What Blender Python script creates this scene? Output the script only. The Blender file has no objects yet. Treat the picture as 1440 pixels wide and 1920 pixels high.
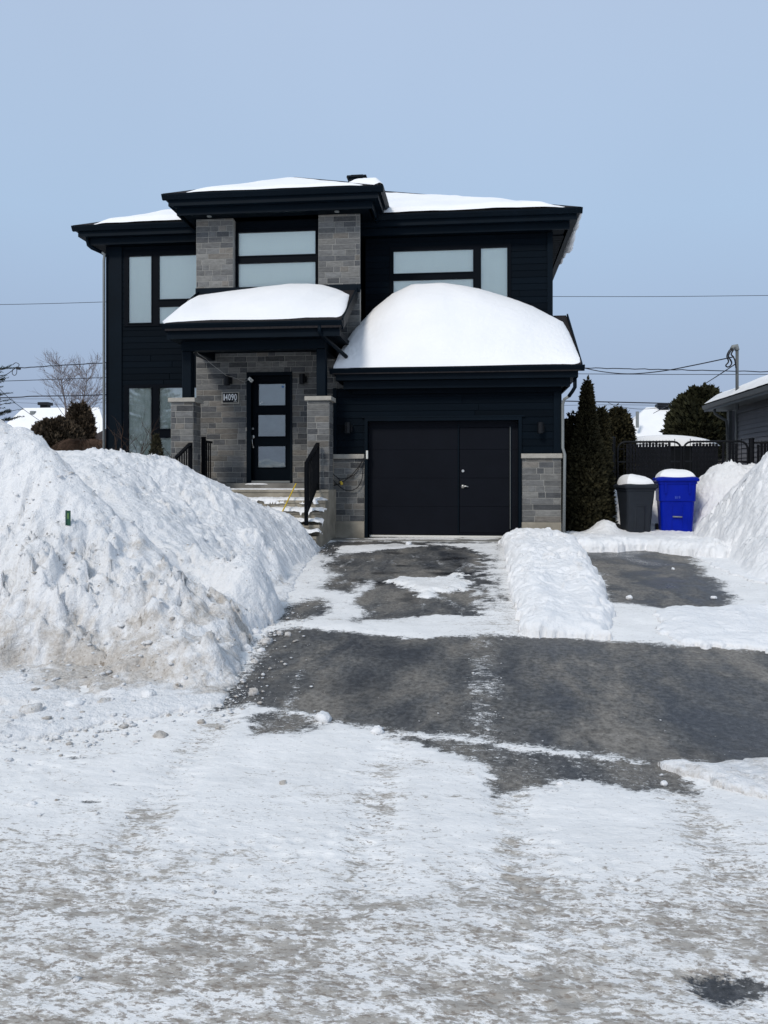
import bpy, math, random
import numpy as np
from mathutils import Vector, Matrix
random.seed(7)
S = bpy.context.scene
COL = S.collection
# ------------------------------------------------------------------ camera calibration
F, HY, VPX, EYE = 1500.0, 900.0, 885.0, 1.55
YAW = math.atan((VPX-720)/F)
cs, sn = math.cos(YAW), math.sin(YAW)
def g(Y):                                   # ground profile: street flat, drive climbs to the garage
    t = np.clip((np.asarray(Y, float)-4.4)/9.6, 0, 1)
    return 0.5*(t*0.85+0.15*t*t*(3-2*t))
def XatY(px, Y):
    return Y*math.tan(math.atan((px-720)/F)-YAW)
def P(px, py, Y):                           # point on the plane Y seen at a pixel of the photo
    X = XatY(px, Y); zc = -X*sn+Y*cs
    return (X, Y, EYE+(HY-py)/F*zc)
def Z(px, py, Y): return P(px, py, Y)[2]
def G(px, py):                              # point on the ground
    lo, hi = 1.0, 16.0
    for _ in range(50):
        m = (lo+hi)/2; X = XatY(px, m); zc = -X*sn+m*cs
        y = HY+F*(EYE-float(g(m)))/zc
        if y > py: lo = m
        else: hi = m
    return (XatY(px, lo), lo)
# ------------------------------------------------------------------ noise
def _h(ix, iy, s):
    n = (ix.astype(np.int64)*374761393+iy.astype(np.int64)*668265263+s*1274126177) & 0xffffffff
    n = ((n ^ (n >> 13))*1274126177) & 0xffffffff
    return ((n ^ (n >> 16)) & 0xffffff)/float(0xffffff)
def pn(x, y, s=0):
    x = np.asarray(x, float); y = np.asarray(y, float)
    ix = np.floor(x); iy = np.floor(y); fx = x-ix; fy = y-iy
    u = fx*fx*fx*(fx*(fx*6-15)+10); v = fy*fy*fy*(fy*(fy*6-15)+10)
    def gr(dx, dy):
        a = _h(ix+dx, iy+dy, s)*6.2831853
        return np.cos(a)*(fx-dx)+np.sin(a)*(fy-dy)
    a = gr(0,0)*(1-u)+gr(1,0)*u; b = gr(0,1)*(1-u)+gr(1,1)*u
    return (a*(1-v)+b*v)*1.5
def fbm(x, y, o=4, s=0, gain=.5):
    t = 0; a = 1.0; n = 0
    for i in range(o):
        t = t+a*pn(x*2**i+17*i, y*2**i-9*i, s+i*31); n += a; a *= gain
    return t/n
def worley(x, y, s=0):
    ix = np.floor(x); iy = np.floor(y); d1 = np.full(np.shape(x), 9.); idv = np.zeros(np.shape(x))
    for a in (-1,0,1):
        for b in (-1,0,1):
            cx = ix+a+_h(ix+a, iy+b, s); cy = iy+b+_h(ix+a, iy+b, s+7)
            d = np.hypot(x-cx, y-cy); k = d < d1
            idv = np.where(k, _h(ix+a, iy+b, s+13), idv); d1 = np.where(k, d, d1)
    return d1, idv
def chunks(x, y, s=0, tilt=.5):              # broken blocks: every cell a tilted facet with its own offset
    ix = np.floor(x); iy = np.floor(y); d1 = np.full(np.shape(x), 9.); out = np.zeros(np.shape(x))
    for a in (-1,0,1):
        for b in (-1,0,1):
            cx = ix+a+_h(ix+a, iy+b, s); cy = iy+b+_h(ix+a, iy+b, s+7)
            d = np.abs(x-cx)*.6+np.hypot(x-cx, y-cy); k = d < d1
            v = (_h(ix+a, iy+b, s+21)-.5)*tilt*2*(x-cx)+(_h(ix+a, iy+b, s+22)-.5)*tilt*2*(y-cy)+(_h(ix+a, iy+b, s+23)-.5)
            out = np.where(k, v, out); d1 = np.where(k, d, d1)
    return out
def sst(x, a, b):
    t = np.clip((x-a)/(b-a), 0, 1); return t*t*(3-2*t)
def sdpoly(X, Y, poly):                     # signed distance, positive inside
    d = np.full(X.shape, 1e9); ins = np.zeros(X.shape, bool); n = len(poly)
    for i in range(n):
        x0, y0 = poly[i]; x1, y1 = poly[(i+1) % n]
        ex, ey = x1-x0, y1-y0; L = ex*ex+ey*ey+1e-12
        t = np.clip(((X-x0)*ex+(Y-y0)*ey)/L, 0, 1)
        d = np.minimum(d, np.hypot(X-x0-t*ex, Y-y0-t*ey))
        c = ((y0 > Y) != (y1 > Y)) & (X < (x1-x0)*(Y-y0)/((y1-y0) if abs(y1-y0) > 1e-12 else 1e-12)+x0)
        ins ^= c
    return np.where(ins, d, -d)
def tps(pts, X, Y):
    p = np.array(pts, float); n = len(p)
    def U(r2): return 0.5*r2*np.log(r2+1e-9)
    r2 = (p[:,None,0]-p[None,:,0])**2+(p[:,None,1]-p[None,:,1])**2
    A = np.zeros((n+3, n+3)); A[:n,:n] = U(r2)+np.eye(n)*0.02
    A[:n,n] = 1; A[:n,n+1] = p[:,0]; A[:n,n+2] = p[:,1]; A[n:,:n] = A[:n,n:].T
    w = np.linalg.solve(A, np.concatenate([p[:,2], [0,0,0]]))
    out = w[n]+w[n+1]*X+w[n+2]*Y
    for i in range(n): out = out+w[i]*U((X-p[i,0])**2+(Y-p[i,1])**2)
    return out
# ------------------------------------------------------------------ object helpers
def tag(o, label=None, cat=None, group=None, kind=None):
    if label: o['label'] = label
    if cat: o['category'] = cat
    if group: o['group'] = group
    if kind: o['kind'] = kind
    return o
def empty(name, loc, label, cat, group=None):
    o = bpy.data.objects.new(name, None); COL.objects.link(o); o.location = loc
    o.empty_display_size = .2
    return tag(o, label, cat, group)
def origin(parent):
    v = Vector((0,0,0))
    while parent is not None: v += parent.location; parent = parent.parent
    return v
def mkobj(name, verts, faces, mat, parent=None, smooth=False, attrs=None, cols=None):
    """link one mesh object; world-space vertices are made relative to the thing's base"""
    me = bpy.data.meshes.new(name); v = np.asarray(verts, float).reshape(-1, 3)
    me.from_pydata((v-np.array(origin(parent))).tolist() if parent is not None else v.tolist(), [], faces)
    me.materials.append(mat)
    if smooth: me.polygons.foreach_set('use_smooth', [True]*len(me.polygons))
    if attrs:
        for k, a in attrs.items():
            at = me.attributes.new(k, 'FLOAT', 'POINT'); at.data.foreach_set('value', np.asarray(a, np.float32).ravel())
    if cols is not None:
        at = me.attributes.new('tone', 'FLOAT_COLOR', 'FACE')
        at.data.foreach_set('color', np.asarray(cols, np.float32).ravel())
    me.update()
    o = bpy.data.objects.new(name, me); COL.objects.link(o)
    if parent is not None: o.parent = parent
    return o
def grid(name, X, Y, ZZ, mat, attrs=None, keep=None, parent=None):
    r, c = X.shape
    v = np.stack([X, Y, ZZ], -1).reshape(-1, 3)
    if parent is not None: v = v-np.array(origin(parent))
    i = np.arange(r*c).reshape(r, c)
    q = np.stack([i[:-1,:-1], i[:-1,1:], i[1:,1:], i[1:,:-1]], -1).reshape(-1, 4)
    if keep is not None:
        k = keep.ravel(); q = q[k[q].any(1)]
    me = bpy.data.meshes.new(name)
    me.vertices.add(len(v)); me.vertices.foreach_set('co', v.astype(np.float32).ravel())
    me.loops.add(q.size); me.loops.foreach_set('vertex_index', q.astype(np.int32).ravel())
    me.polygons.add(len(q)); me.polygons.foreach_set('loop_start', np.arange(0, q.size, 4, dtype=np.int32))
    me.polygons.foreach_set('loop_total', np.full(len(q), 4, np.int32))
    me.polygons.foreach_set('use_smooth', np.ones(len(q), bool))
    if attrs:
        for k, a in attrs.items():
            at = me.attributes.new(k, 'FLOAT', 'POINT'); at.data.foreach_set('value', np.asarray(a, np.float32).ravel())
    me.materials.append(mat); me.update(calc_edges=True); me.validate()
    o = bpy.data.objects.new(name, me); COL.objects.link(o)
    if parent is not None: o.parent = parent
    return o
class MB:
    def __init__(s): s.v = []; s.f = []; s.c = []
    def add(s, v, f, c=None):
        b = len(s.v); s.v += [tuple(p) for p in v]; s.f += [[b+i for i in q] for q in f]
        if c is not None: s.c += [c]*len(f)
        return s
    def box(s, x0, x1, y0, y1, z0, z1, c=None):
        x0, x1 = sorted((x0, x1)); y0, y1 = sorted((y0, y1)); z0, z1 = sorted((z0, z1))
        return s.add([(x0,y0,z0),(x1,y0,z0),(x1,y1,z0),(x0,y1,z0),(x0,y0,z1),(x1,y0,z1),(x1,y1,z1),(x0,y1,z1)],
              [(0,3,2,1),(4,5,6,7),(0,1,5,4),(1,2,6,5),(2,3,7,6),(3,0,4,7)], c)
    def bbox(s, x0, x1, y0, y1, z0, z1, b=.01, c=None):          # box with chamfered front (-Y) edges
        x0, x1 = sorted((x0, x1)); y0, y1 = sorted((y0, y1)); z0, z1 = sorted((z0, z1))
        b = min(b, (x1-x0)/3, (z1-z0)/3, (y1-y0)/2)
        v = [(x0,y1,z0),(x1,y1,z0),(x1,y1,z1),(x0,y1,z1),
             (x0,y0+b,z0),(x1,y0+b,z0),(x1,y0+b,z1),(x0,y0+b,z1),
             (x0+b,y0,z0+b),(x1-b,y0,z0+b),(x1-b,y0,z1-b),(x0+b,y0,z1-b)]
        f = [(0,3,2,1),(0,1,5,4),(1,2,6,5),(2,3,7,6),(3,0,4,7),(4,5,9,8),(5,6,10,9),(6,7,11,10),(7,4,8,11),(8,9,10,11)]
        return s.add(v, f, c)
    def prismX(s, prof, x0, x1):                                  # profile of (y,z) pulled along X
        n = len(prof)
        v = [(x0,y,z) for y, z in prof]+[(x1,y,z) for y, z in prof]
        return s.add(v, [list(range(n))[::-1], list(range(n, 2*n))]+[(i,(i+1)%n,n+(i+1)%n,n+i) for i in range(n)])
    def prismY(s, prof, y0, y1):                                  # profile of (x,z) pulled along Y
        n = len(prof)
        v = [(x,y0,z) for x, z in prof]+[(x,y1,z) for x, z in prof]
        return s.add(v, [list(range(n)), list(range(n, 2*n))[::-1]]+[(i,n+i,n+(i+1)%n,(i+1)%n) for i in range(n)])
    def prismZ(s, prof, z0, z1):
        n = len(prof)
        v = [(x,y,z0) for x, y in prof]+[(x,y,z1) for x, y in prof]
        return s.add(v, [list(range(n))[::-1], list(range(n, 2*n))]+[(i,(i+1)%n,n+(i+1)%n,n+i) for i in range(n)])
    def tube(s, pts, r, n=8, caps=True):
        pts = [Vector(p) for p in pts]; rr = r if isinstance(r, (list, tuple)) else [r]*len(pts)
        rings = []; up = None
        for i, p in enumerate(pts):
            d = (pts[min(i+1, len(pts)-1)]-pts[max(i-1, 0)]).normalized()
            if up is None:
                up = Vector((0,0,1)) if abs(d.z) < .9 else Vector((1,0,0))
            a = (up-d*up.dot(d))
            if a.length < 1e-5: a = d.orthogonal()
            a.normalize(); up = a; b = d.cross(a)
            rings.append([p+(a*math.cos(k*2*math.pi/n)+b*math.sin(k*2*math.pi/n))*rr[i] for k in range(n)])
        v = [q for ring in rings for q in ring]; f = []
        for i in range(len(pts)-1):
            for k in range(n):
                f.append((i*n+k, i*n+(k+1)%n, (i+1)*n+(k+1)%n, (i+1)*n+k))
        if caps: f += [list(range(n))[::-1], [(len(pts)-1)*n+k for k in range(n)]]
        return s.add(v, f)
    def loft(s, rings, caps=True):
        n = len(rings[0]); v = [q for r in rings for q in r]; f = []
        for i in range(len(rings)-1):
            for k in range(n): f.append((i*n+k, i*n+(k+1)%n, (i+1)*n+(k+1)%n, (i+1)*n+k))
        if caps: f += [list(range(n))[::-1], [(len(rings)-1)*n+k for k in range(n)]]
        return s.add(v, f)
    def sphere(s, c, r, sx=1, sy=1, sz=1, n=10, m=7):
        rings = []
        for i in range(1, m):
            t = math.pi*i/m
            rings.append([(c[0]+r*sx*math.sin(t)*math.cos(2*math.pi*k/n), c[1]+r*sy*math.sin(t)*math.sin(2*math.pi*k/n), c[2]-r*sz*math.cos(t)) for k in range(n)])
        return s.loft(rings)
    def build(s, name, mat, parent=None, smooth=False):
        return mkobj(name, s.v, s.f, mat, parent, smooth, cols=(s.c if len(s.c) == len(s.f) and s.c else None))
def rect_minus(outer, holes):
    x0, x1, z0, z1 = outer
    zs = sorted({z0, z1}|{min(max(h[2], z0), z1) for h in holes}|{min(max(h[3], z0), z1) for h in holes})
    out = []
    for a, b in zip(zs[:-1], zs[1:]):
        if b-a < 1e-5: continue
        m = (a+b)/2; segs = [(x0, x1)]
        for h in holes:
            if h[2] < m < h[3]:
                n = []
                for p, q in segs:
                    if h[1] <= p or h[0] >= q: n.append((p, q)); continue
                    if h[0] > p: n.append((p, h[0]))
                    if h[1] < q: n.append((h[1], q))
                segs = n
        out += [(p, q, a, b) for p, q in segs if q-p > 1e-4]
    return out
# ------------------------------------------------------------------ materials
def mat_new(name):
    m = bpy.data.materials.new(name); m.use_nodes = True
    nt = m.node_tree; b = nt.nodes['Principled BSDF']
    return m, nt, b
def N(nt, typ, **kw):
    n = nt.nodes.new(typ)
    for k, v in kw.items():
        if k in n.inputs: n.inputs[k].default_value = v
        else: setattr(n, k, v)
    return n
def L(nt, a, b): nt.links.new(a, b)
def noise(nt, vec, scale, detail=4, rough=.55, dist=0):
    n = N(nt, 'ShaderNodeTexNoise'); n.inputs['Scale'].default_value = scale
    n.inputs['Detail'].default_value = detail; n.inputs['Roughness'].default_value = rough
    n.inputs['Distortion'].default_value = dist
    L(nt, vec, n.inputs['Vector']); return n.outputs['Fac']
def ramp(nt, fac, stops):
    r = N(nt, 'ShaderNodeValToRGB'); e = r.color_ramp.elements
    while len(e) < len(stops): e.new(0.5)
    for el, (p, c) in zip(e, stops):
        el.position = p; el.color = (*c, 1) if isinstance(c, tuple) else (c, c, c, 1)
    L(nt, fac, r.inputs['Fac']); return r.outputs['Color']
def mapr(nt, v, a, b, c=0., d=1.):
    m = N(nt, 'ShaderNodeMapRange'); m.inputs['From Min'].default_value = a; m.inputs['From Max'].default_value = b
    m.inputs['To Min'].default_value = c; m.inputs['To Max'].default_value = d
    L(nt, v, m.inputs['Value']); return m.outputs['Result']
def mix(nt, fac, a, b, mode='MIX'):
    m = N(nt, 'ShaderNodeMix', data_type='RGBA', blend_type=mode)
    for sock, v in ((m.inputs[0], fac), (m.inputs[6], a), (m.inputs[7], b)):
        if hasattr(v, 'is_linked') or hasattr(v, 'links'): L(nt, v, sock)
        elif isinstance(v, tuple): sock.default_value = (*v, 1)
        else: sock.default_value = v
    return m.outputs[2]
def math_(nt, op, a, b=0.0):
    m = N(nt, 'ShaderNodeMath', operation=op)
    for i, v in ((0, a), (1, b)):
        if hasattr(v, 'links'): L(nt, v, m.inputs[i])
        else: m.inputs[i].default_value = v
    return m.outputs[0]
def pos(nt, sc=(1,1,1)):
    t = N(nt, 'ShaderNodeNewGeometry'); m = N(nt, 'ShaderNodeMapping'); m.inputs['Scale'].default_value = sc
    L(nt, t.outputs['Position'], m.inputs['Vector']); return m.outputs['Vector']
def bump(nt, b, h, strength=.3, dist=.02):
    n = N(nt, 'ShaderNodeBump'); n.inputs['Strength'].default_value = strength; n.inputs['Distance'].default_value = dist
    L(nt, h, n.inputs['Height']); L(nt, n.outputs['Normal'], b.inputs['Normal']); return n
def simple(name, col, rough=.5, spec=.5, metal=0, var=.12, vs=6, bs=0, bd=.004, bscale=60):
    m, nt, b = mat_new(name)
    v = pos(nt); n = noise(nt, v, vs, 5)
    c = tuple(x*(1-var) for x in col); d = tuple(min(1, x*(1+var)) for x in col)
    L(nt, ramp(nt, n, [(.3, c), (.7, d)]), b.inputs['Base Color'])
    b.inputs['Roughness'].default_value = rough; b.inputs['Specular IOR Level'].default_value = spec; b.inputs['Metallic'].default_value = metal
    if bs: bump(nt, b, noise(nt, v, bscale, 4), bs, bd)
    return m
def attr(nt, name):
    a = N(nt, 'ShaderNodeAttribute'); a.attribute_name = name; return a
SNOWC = (.86, .885, .93)
def snow_mat(name, dirt=0.0, crust=1.0, fine=1.0):
    m, nt, b = mat_new(name); v = pos(nt)
    base = ramp(nt, noise(nt, v, 1.3, 3), [(.3, (.835, .845, .86)), (.7, (.885, .888, .895))])
    if dirt > 0:
        a = attr(nt, 'dirt').outputs['Fac']
        n1 = noise(nt, v, 5.5, 9, .74, .4); n2 = noise(nt, v, 38, 6, .7)
        k = math_(nt, 'ADD', math_(nt, 'MULTIPLY', a, .62), math_(nt, 'SUBTRACT', n1, .60))
        k = mapr(nt, k, .0, .20, 0, .9)
        dirtc = ramp(nt, n2, [(.3, (.38, .335, .285)), (.65, (.66, .625, .58))])
        base = mix(nt, math_(nt, 'MULTIPLY', k, dirt), base, dirtc)
        sp = noise(nt, v, 20, 4, .65)
        sp = mapr(nt, math_(nt, 'ADD', sp, math_(nt, 'MULTIPLY', a, .12)), .67, .73, 0, .85)
        base = mix(nt, math_(nt, 'MULTIPLY', sp, dirt), base, (.27, .22, .17))
    L(nt, base, b.inputs['Base Color'])
    b.inputs['Roughness'].default_value = .62; b.inputs['Specular IOR Level'].default_value = .25
    if crust > 0:
        h = math_(nt, 'ADD', math_(nt, 'MULTIPLY', noise(nt, v, 14, 7, .62), 1.0), math_(nt, 'MULTIPLY', noise(nt, v, 70, 4, .7), .28*fine))
        bump(nt, b, h, .75*crust, .07)
    return m
M_bank = snow_mat('crusty_snow_dirty', 1.0, 1.0)
M_clean = snow_mat('crusty_snow', 0.0, .75)
M_soft = snow_mat('powder_snow', 0.0, .22, .5)
M_chunk = snow_mat('snow_lump', 0.0, .8)
def road_mat():
    m, nt, b = mat_new('street_surface'); v = pos(nt); vs = pos(nt, (1, 2.0, 1))
    snow = attr(nt, 'snow').outputs['Fac']; dirt = attr(nt, 'dirt').outputs['Fac']; ice = attr(nt, 'wet').outputs['Fac']
    # packed snow with sand ground into it
    big = noise(nt, vs, 1.6, 6, .6); med = noise(nt, vs, 9, 9, .76, .5); fin = noise(nt, vs, 42, 5, .7)
    k = math_(nt, 'ADD', math_(nt, 'ADD', math_(nt, 'MULTIPLY', med, 1.7), math_(nt, 'MULTIPLY', fin, .7)), math_(nt, 'MULTIPLY', big, .70))
    k = math_(nt, 'ADD', k, math_(nt, 'MULTIPLY', math_(nt, 'SUBTRACT', dirt, .5), .50))
    k = mapr(nt, k, 1.56, 1.73, 0, 1)
    white = ramp(nt, noise(nt, v, 3, 5), [(.3, (.77, .77, .765)), (.7, (.885, .88, .87))])
    tan_ = ramp(nt, noise(nt, v, 5, 7, .7), [(.3, (.235, .208, .175)), (.7, (.45, .41, .355))])
    sc = mix(nt, math_(nt, 'MULTIPLY', k, .85), white, tan_)
    spk = mapr(nt, math_(nt, 'ADD', noise(nt, vs, 34, 4, .65), math_(nt, 'MULTIPLY', dirt, .17)), .645, .715, 0, .80)
    sc = mix(nt, spk, sc, (.24, .20, .165))
    # asphalt
    an = noise(nt, pos(nt, (1.25, .55, 1)), 1.25, 8, .66, .3); af = noise(nt, v, 120, 3, .7); am = noise(nt, pos(nt, (1, .8, 1)), 26, 9, .78)
    ac = ramp(nt, an, [(.38, (.046, .050, .058)), (.50, (.100, .098, .095)), (.60, (.190, .172, .148))])
    ac = mix(nt, .75, ac, ramp(nt, am, [(.36, .22), (.64, 1.45)]), 'MULTIPLY')
    ac = mix(nt, mapr(nt, af, .55, .75, 0, .35), ac, (.22, .21, .20))
    wn = mapr(nt, math_(nt, 'ADD', am, math_(nt, 'MULTIPLY', an, .5)), .70, .98, 0, .22)      # salt bloom
    ac = mix(nt, wn, ac, (.36, .36, .35))
    ac = mix(nt, ice, ac, (.018, .018, .020))
    # snow edge broken up by fine noise
    e = math_(nt, 'ADD', snow, math_(nt, 'MULTIPLY', math_(nt, 'SUBTRACT', noise(nt, vs, 13, 10, .80, .8), .5), 2.3))
    e = math_(nt, 'ADD', e, math_(nt, 'MULTIPLY', math_(nt, 'SUBTRACT', noise(nt, v, 75, 3, .7), .5), .8))
    e = mapr(nt, e, .40, .62)
    L(nt, mix(nt, e, ac, sc), b.inputs['Base Color'])
    rg = mapr(nt, e, 0, 1, .62, .6)
    rg = math_(nt, 'SUBTRACT', rg, math_(nt, 'MULTIPLY', ice, .38))
    rg = math_(nt, 'SUBTRACT', rg, math_(nt, 'MULTIPLY', mapr(nt, an, .5, .38, 0, .24), math_(nt, 'SUBTRACT', 1.0, e)))
    L(nt, rg, b.inputs['Roughness']); b.inputs['Specular IOR Level'].default_value = .35
    h = math_(nt, 'ADD', math_(nt, 'MULTIPLY', e, .8), math_(nt, 'ADD', math_(nt, 'MULTIPLY', med, .55), math_(nt, 'MULTIPLY', fin, .5)))
    bump(nt, b, h, .55, .022)
    return m
M_road = road_mat()
def stone_mat():
    m, nt, b = mat_new('split_stone'); v = pos(nt)
    a = attr(nt, 'tone').outputs['Color']
    n = noise(nt, pos(nt, (1, 1, 2.5)), 9, 8, .7); n2 = noise(nt, v, 70, 4, .7)
    c = mix(nt, .75, a, ramp(nt, n, [(.3, .45), (.68, 1.25)]), 'MULTIPLY')
    c = mix(nt, mapr(nt, n2, .5, .8, 0, .3), c, (.30, .29, .27))
    L(nt, c, b.inputs['Base Color']); b.inputs['Roughness'].default_value = .85; b.inputs['Specular IOR Level'].default_value = .25
    bump(nt, b, math_(nt, 'ADD', n, math_(nt, 'MULTIPLY', n2, .4)), .5, .012); return m
M_stone = stone_mat()
M_mortar = simple('mortar', (.30, .295, .275), .9, .2, bs=.3)
def siding_mat():
    m, nt, b = mat_new('black_siding'); v = pos(nt)
    a = attr(nt, 'tone').outputs['Color']
    n = noise(nt, pos(nt, (1.2, 1.2, 30)), 3, 6, .6)
    c = mix(nt, .5, a, ramp(nt, n, [(.3, .7), (.7, 1.2)]), 'MULTIPLY')
    L(nt, c, b.inputs['Base Color']); b.inputs['Roughness'].default_value = .65; b.inputs['Specular IOR Level'].default_value = .06
    bump(nt, b, n, .25, .004); return m
M_siding = siding_mat()
M_black = simple('black_trim', (.0016, .0054, .0100), .5, .08, var=.15, vs=2)
M_soffit = simple('black_soffit', (.0012, .0034, .0062), .6, .05, var=.15)
M_frame = simple('window_frame_black', (.0022, .0036, .0062), .45, .06, var=.1)
M_door = simple('door_black', (.0008, .0030, .0060), .5, .06, var=.12, vs=3)
M_gdoor = simple('garage_door_black', (.0050, .0062, .0100), .6, .08, var=.1, vs=3, bs=.15, bscale=160, bd=.002)
M_rail = simple('rail_black', (.0025, .0032, .0048), .5, .08, var=.1)
M_cap = simple('cast_stone', (.36, .34, .30), .8, .25, var=.14, vs=9, bs=.2)
M_conc = simple('concrete', (.29, .262, .212), .85, .25, var=.30, vs=3.5, bs=.3, bscale=40)
M_concd = simple('concrete_grey', (.20, .195, .18), .85, .25, var=.28, vs=4, bs=.3, bscale=40)
M_shingle = simple('shingles', (.020, .018, .019), .9, .15, var=.3, vs=30, bs=.6, bd=.01, bscale=30)
M_grey = simple('pale_metal', (.19, .205, .205), .45, .4, var=.08)
M_nickel = simple('brushed_nickel', (.55, .54, .52), .3, .5, metal=.85, var=.05)
M_white = simple('white_plastic', (.70, .70, .66), .45, .4, var=.05)
M_lit = simple('weather_strip', (.62, .61, .57), .5, .4, var=.06)
M_lamp = simple('lamp_black', (.004, .005, .007), .45, .25, var=.1)
M_yellow = simple('yellow_plastic', (.62, .43, .04), .5, .4, var=.1)
M_cable = simple('black_cable', (.010, .010, .012), .5, .3, var=.1)
M_wire = simple('overhead_wire', (.03, .034, .045), .7, .2, var=.1)
M_binG = simple('bin_grey', (.020, .024, .031), .55, .15, var=.10, vs=5)
M_binB = simple('bin_blue', (.0004, .011, .29), .42, .12, var=.10, vs=5)
M_tyre = simple('rubber', (.012, .012, .013), .7, .2)
M_fence = simple('fence_black', (.0055, .0065, .009), .5, .2, var=.15)
M_slat = simple('fence_slat', (.0065, .0075, .011), .6, .15, var=.3, vs=4)
M_green = simple('marker_green', (.006, .060, .032), .4, .4, var=.25, vs=60)
M_vinyl = simple('grey_vinyl', (.20, .20, .22), .6, .25, var=.1, vs=2)
M_vtrim = simple('grey_trim', (.10, .11, .115), .55, .3, var=.08)
M_blind = simple('blind', (.94, .985, .90), .8, .1, var=.015, vs=2.5)
M_curt = simple('curtain', (.84, .90, .82), .9, .1, var=.16, vs=5)
M_dblind = simple('door_curtain', (.085, .125, .12), .9, .1, var=.18, vs=6)
def glass_mat():
    m, nt, b = mat_new('window_glass')
    out = nt.nodes['Material Output']; nt.nodes.remove(b)
    t = N(nt, 'ShaderNodeBsdfTransparent'); t.inputs['Color'].default_value = (.99, 1, .985, 1)
    gl = N(nt, 'ShaderNodeBsdfGlossy'); gl.inputs['Roughness'].default_value = .03; gl.inputs['Color'].default_value = (.9, .95, 1, 1)
    fr = N(nt, 'ShaderNodeFresnel'); fr.inputs['IOR'].default_value = 1.55
    k = mapr(nt, fr.outputs[0], 0, 1, .10, 1)
    bp = N(nt, 'ShaderNodeBump'); bp.inputs['Strength'].default_value = .05; bp.inputs['Distance'].default_value = .02
    L(nt, noise(nt, pos(nt), 1.2, 2), bp.inputs['Height']); L(nt, bp.outputs['Normal'], gl.inputs['Normal'])
    mx = N(nt, 'ShaderNodeMixShader'); L(nt, k, mx.inputs[0]); L(nt, t.outputs[0], mx.inputs[1]); L(nt, gl.outputs[0], mx.inputs[2])
    L(nt, mx.outputs[0], out.inputs['Surface']); return m
M_glass = glass_mat()
def leaf_mat(name, c0, c1):
    m, nt, b = mat_new(name); v = pos(nt)
    a = attr(nt, 'tone').outputs['Color']
    L(nt, mix(nt, .25, a, ramp(nt, noise(nt, v, 3, 4), [(.3, c0), (.7, c1)]), 'MIX'), b.inputs['Base Color'])
    b.inputs['Roughness'].default_value = .8; b.inputs['Specular IOR Level'].default_value = .15
    return m
M_cedar = leaf_mat('cedar_foliage', (.020, .022, .012), (.045, .042, .022))
M_spruce = leaf_mat('spruce_needles', (.020, .035, .028), (.05, .07, .055))
M_bark = simple('bark', (.10, .085, .075), .9, .15, var=.3, vs=20)
M_birch = simple('birch_bark', (.20, .18, .18), .85, .2, var=.3, vs=12)
M_twig = simple('twigs', (.085, .055, .040), .9, .15, var=.3)
M_brownwall = simple('brown_wall', (.045, .038, .036), .8, .2)
# ------------------------------------------------------------------ world, sun, camera
W = bpy.data.worlds.new('World'); S.world = W; W.use_nodes = True
nt = W.node_tree; bg = nt.nodes['Background']
SUN_EL, SUN_AZ = math.radians(42), math.radians(205)      # azimuth measured clockwise from +Y: behind the camera, a little left
sky = N(nt, 'ShaderNodeTexSky'); sky.sky_type = 'NISHITA'; sky.sun_disc = False
sky.sun_elevation = SUN_EL; sky.sun_rotation = SUN_AZ; sky.air_density = 1.2; sky.dust_density = 3
tc = N(nt, 'ShaderNodeTexCoord'); sep = N(nt, 'ShaderNodeSeparateXYZ'); L(nt, tc.outputs['Generated'], sep.inputs[0])
veil = ramp(nt, sep.outputs['Z'], [(0., (3.50, 4.25, 6.0)), (.10, (3.72, 4.72, 6.6)), (.30, (4.35, 5.85, 7.95)), (.50, (4.7, 5.95, 7.95)), (1., (5.0, 6.0, 7.1))])
nz = noise(nt, tc.outputs['Generated'], 1.6, 4, .5)
veil = mix(nt, 1.0, veil, ramp(nt, nz, [(.3, .97), (.7, 1.03)]), 'MULTIPLY')
m_ = mix(nt, .90, sky.outputs[0], veil)
L(nt, m_, bg.inputs['Color']); bg.inputs['Strength'].default_value = .10
sd = bpy.data.lights.new('sun', 'SUN'); sd.energy = 2.0; sd.angle = math.radians(12); sd.color = (1, .935, .85)
so = bpy.data.objects.new('sun', sd); COL.objects.link(so)
dv = Vector((math.sin(SUN_AZ)*math.cos(SUN_EL), math.cos(SUN_AZ)*math.cos(SUN_EL), math.sin(SUN_EL)))
so.rotation_euler = dv.to_track_quat('Z', 'Y').to_euler(); so.location = dv*60
cd = bpy.data.cameras.new('camera'); cam = bpy.data.objects.new('camera', cd); COL.objects.link(cam); S.camera = cam
cam.location = (0, 0, EYE); cam.rotation_euler = (math.pi/2, 0, YAW)
cd.sensor_fit = 'VERTICAL'; cd.sensor_height = 36; cd.lens = 36*F/1920; cd.shift_y = -(960-HY)/1920; cd.clip_end = 2000; cd.clip_start = .05
S.view_settings.view_transform = 'Standard'; S.view_settings.look = 'None'; S.view_settings.exposure = 0; S.view_settings.gamma = 1
S.cycles.max_bounces = 6; S.cycles.transparent_max_bounces = 12
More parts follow.
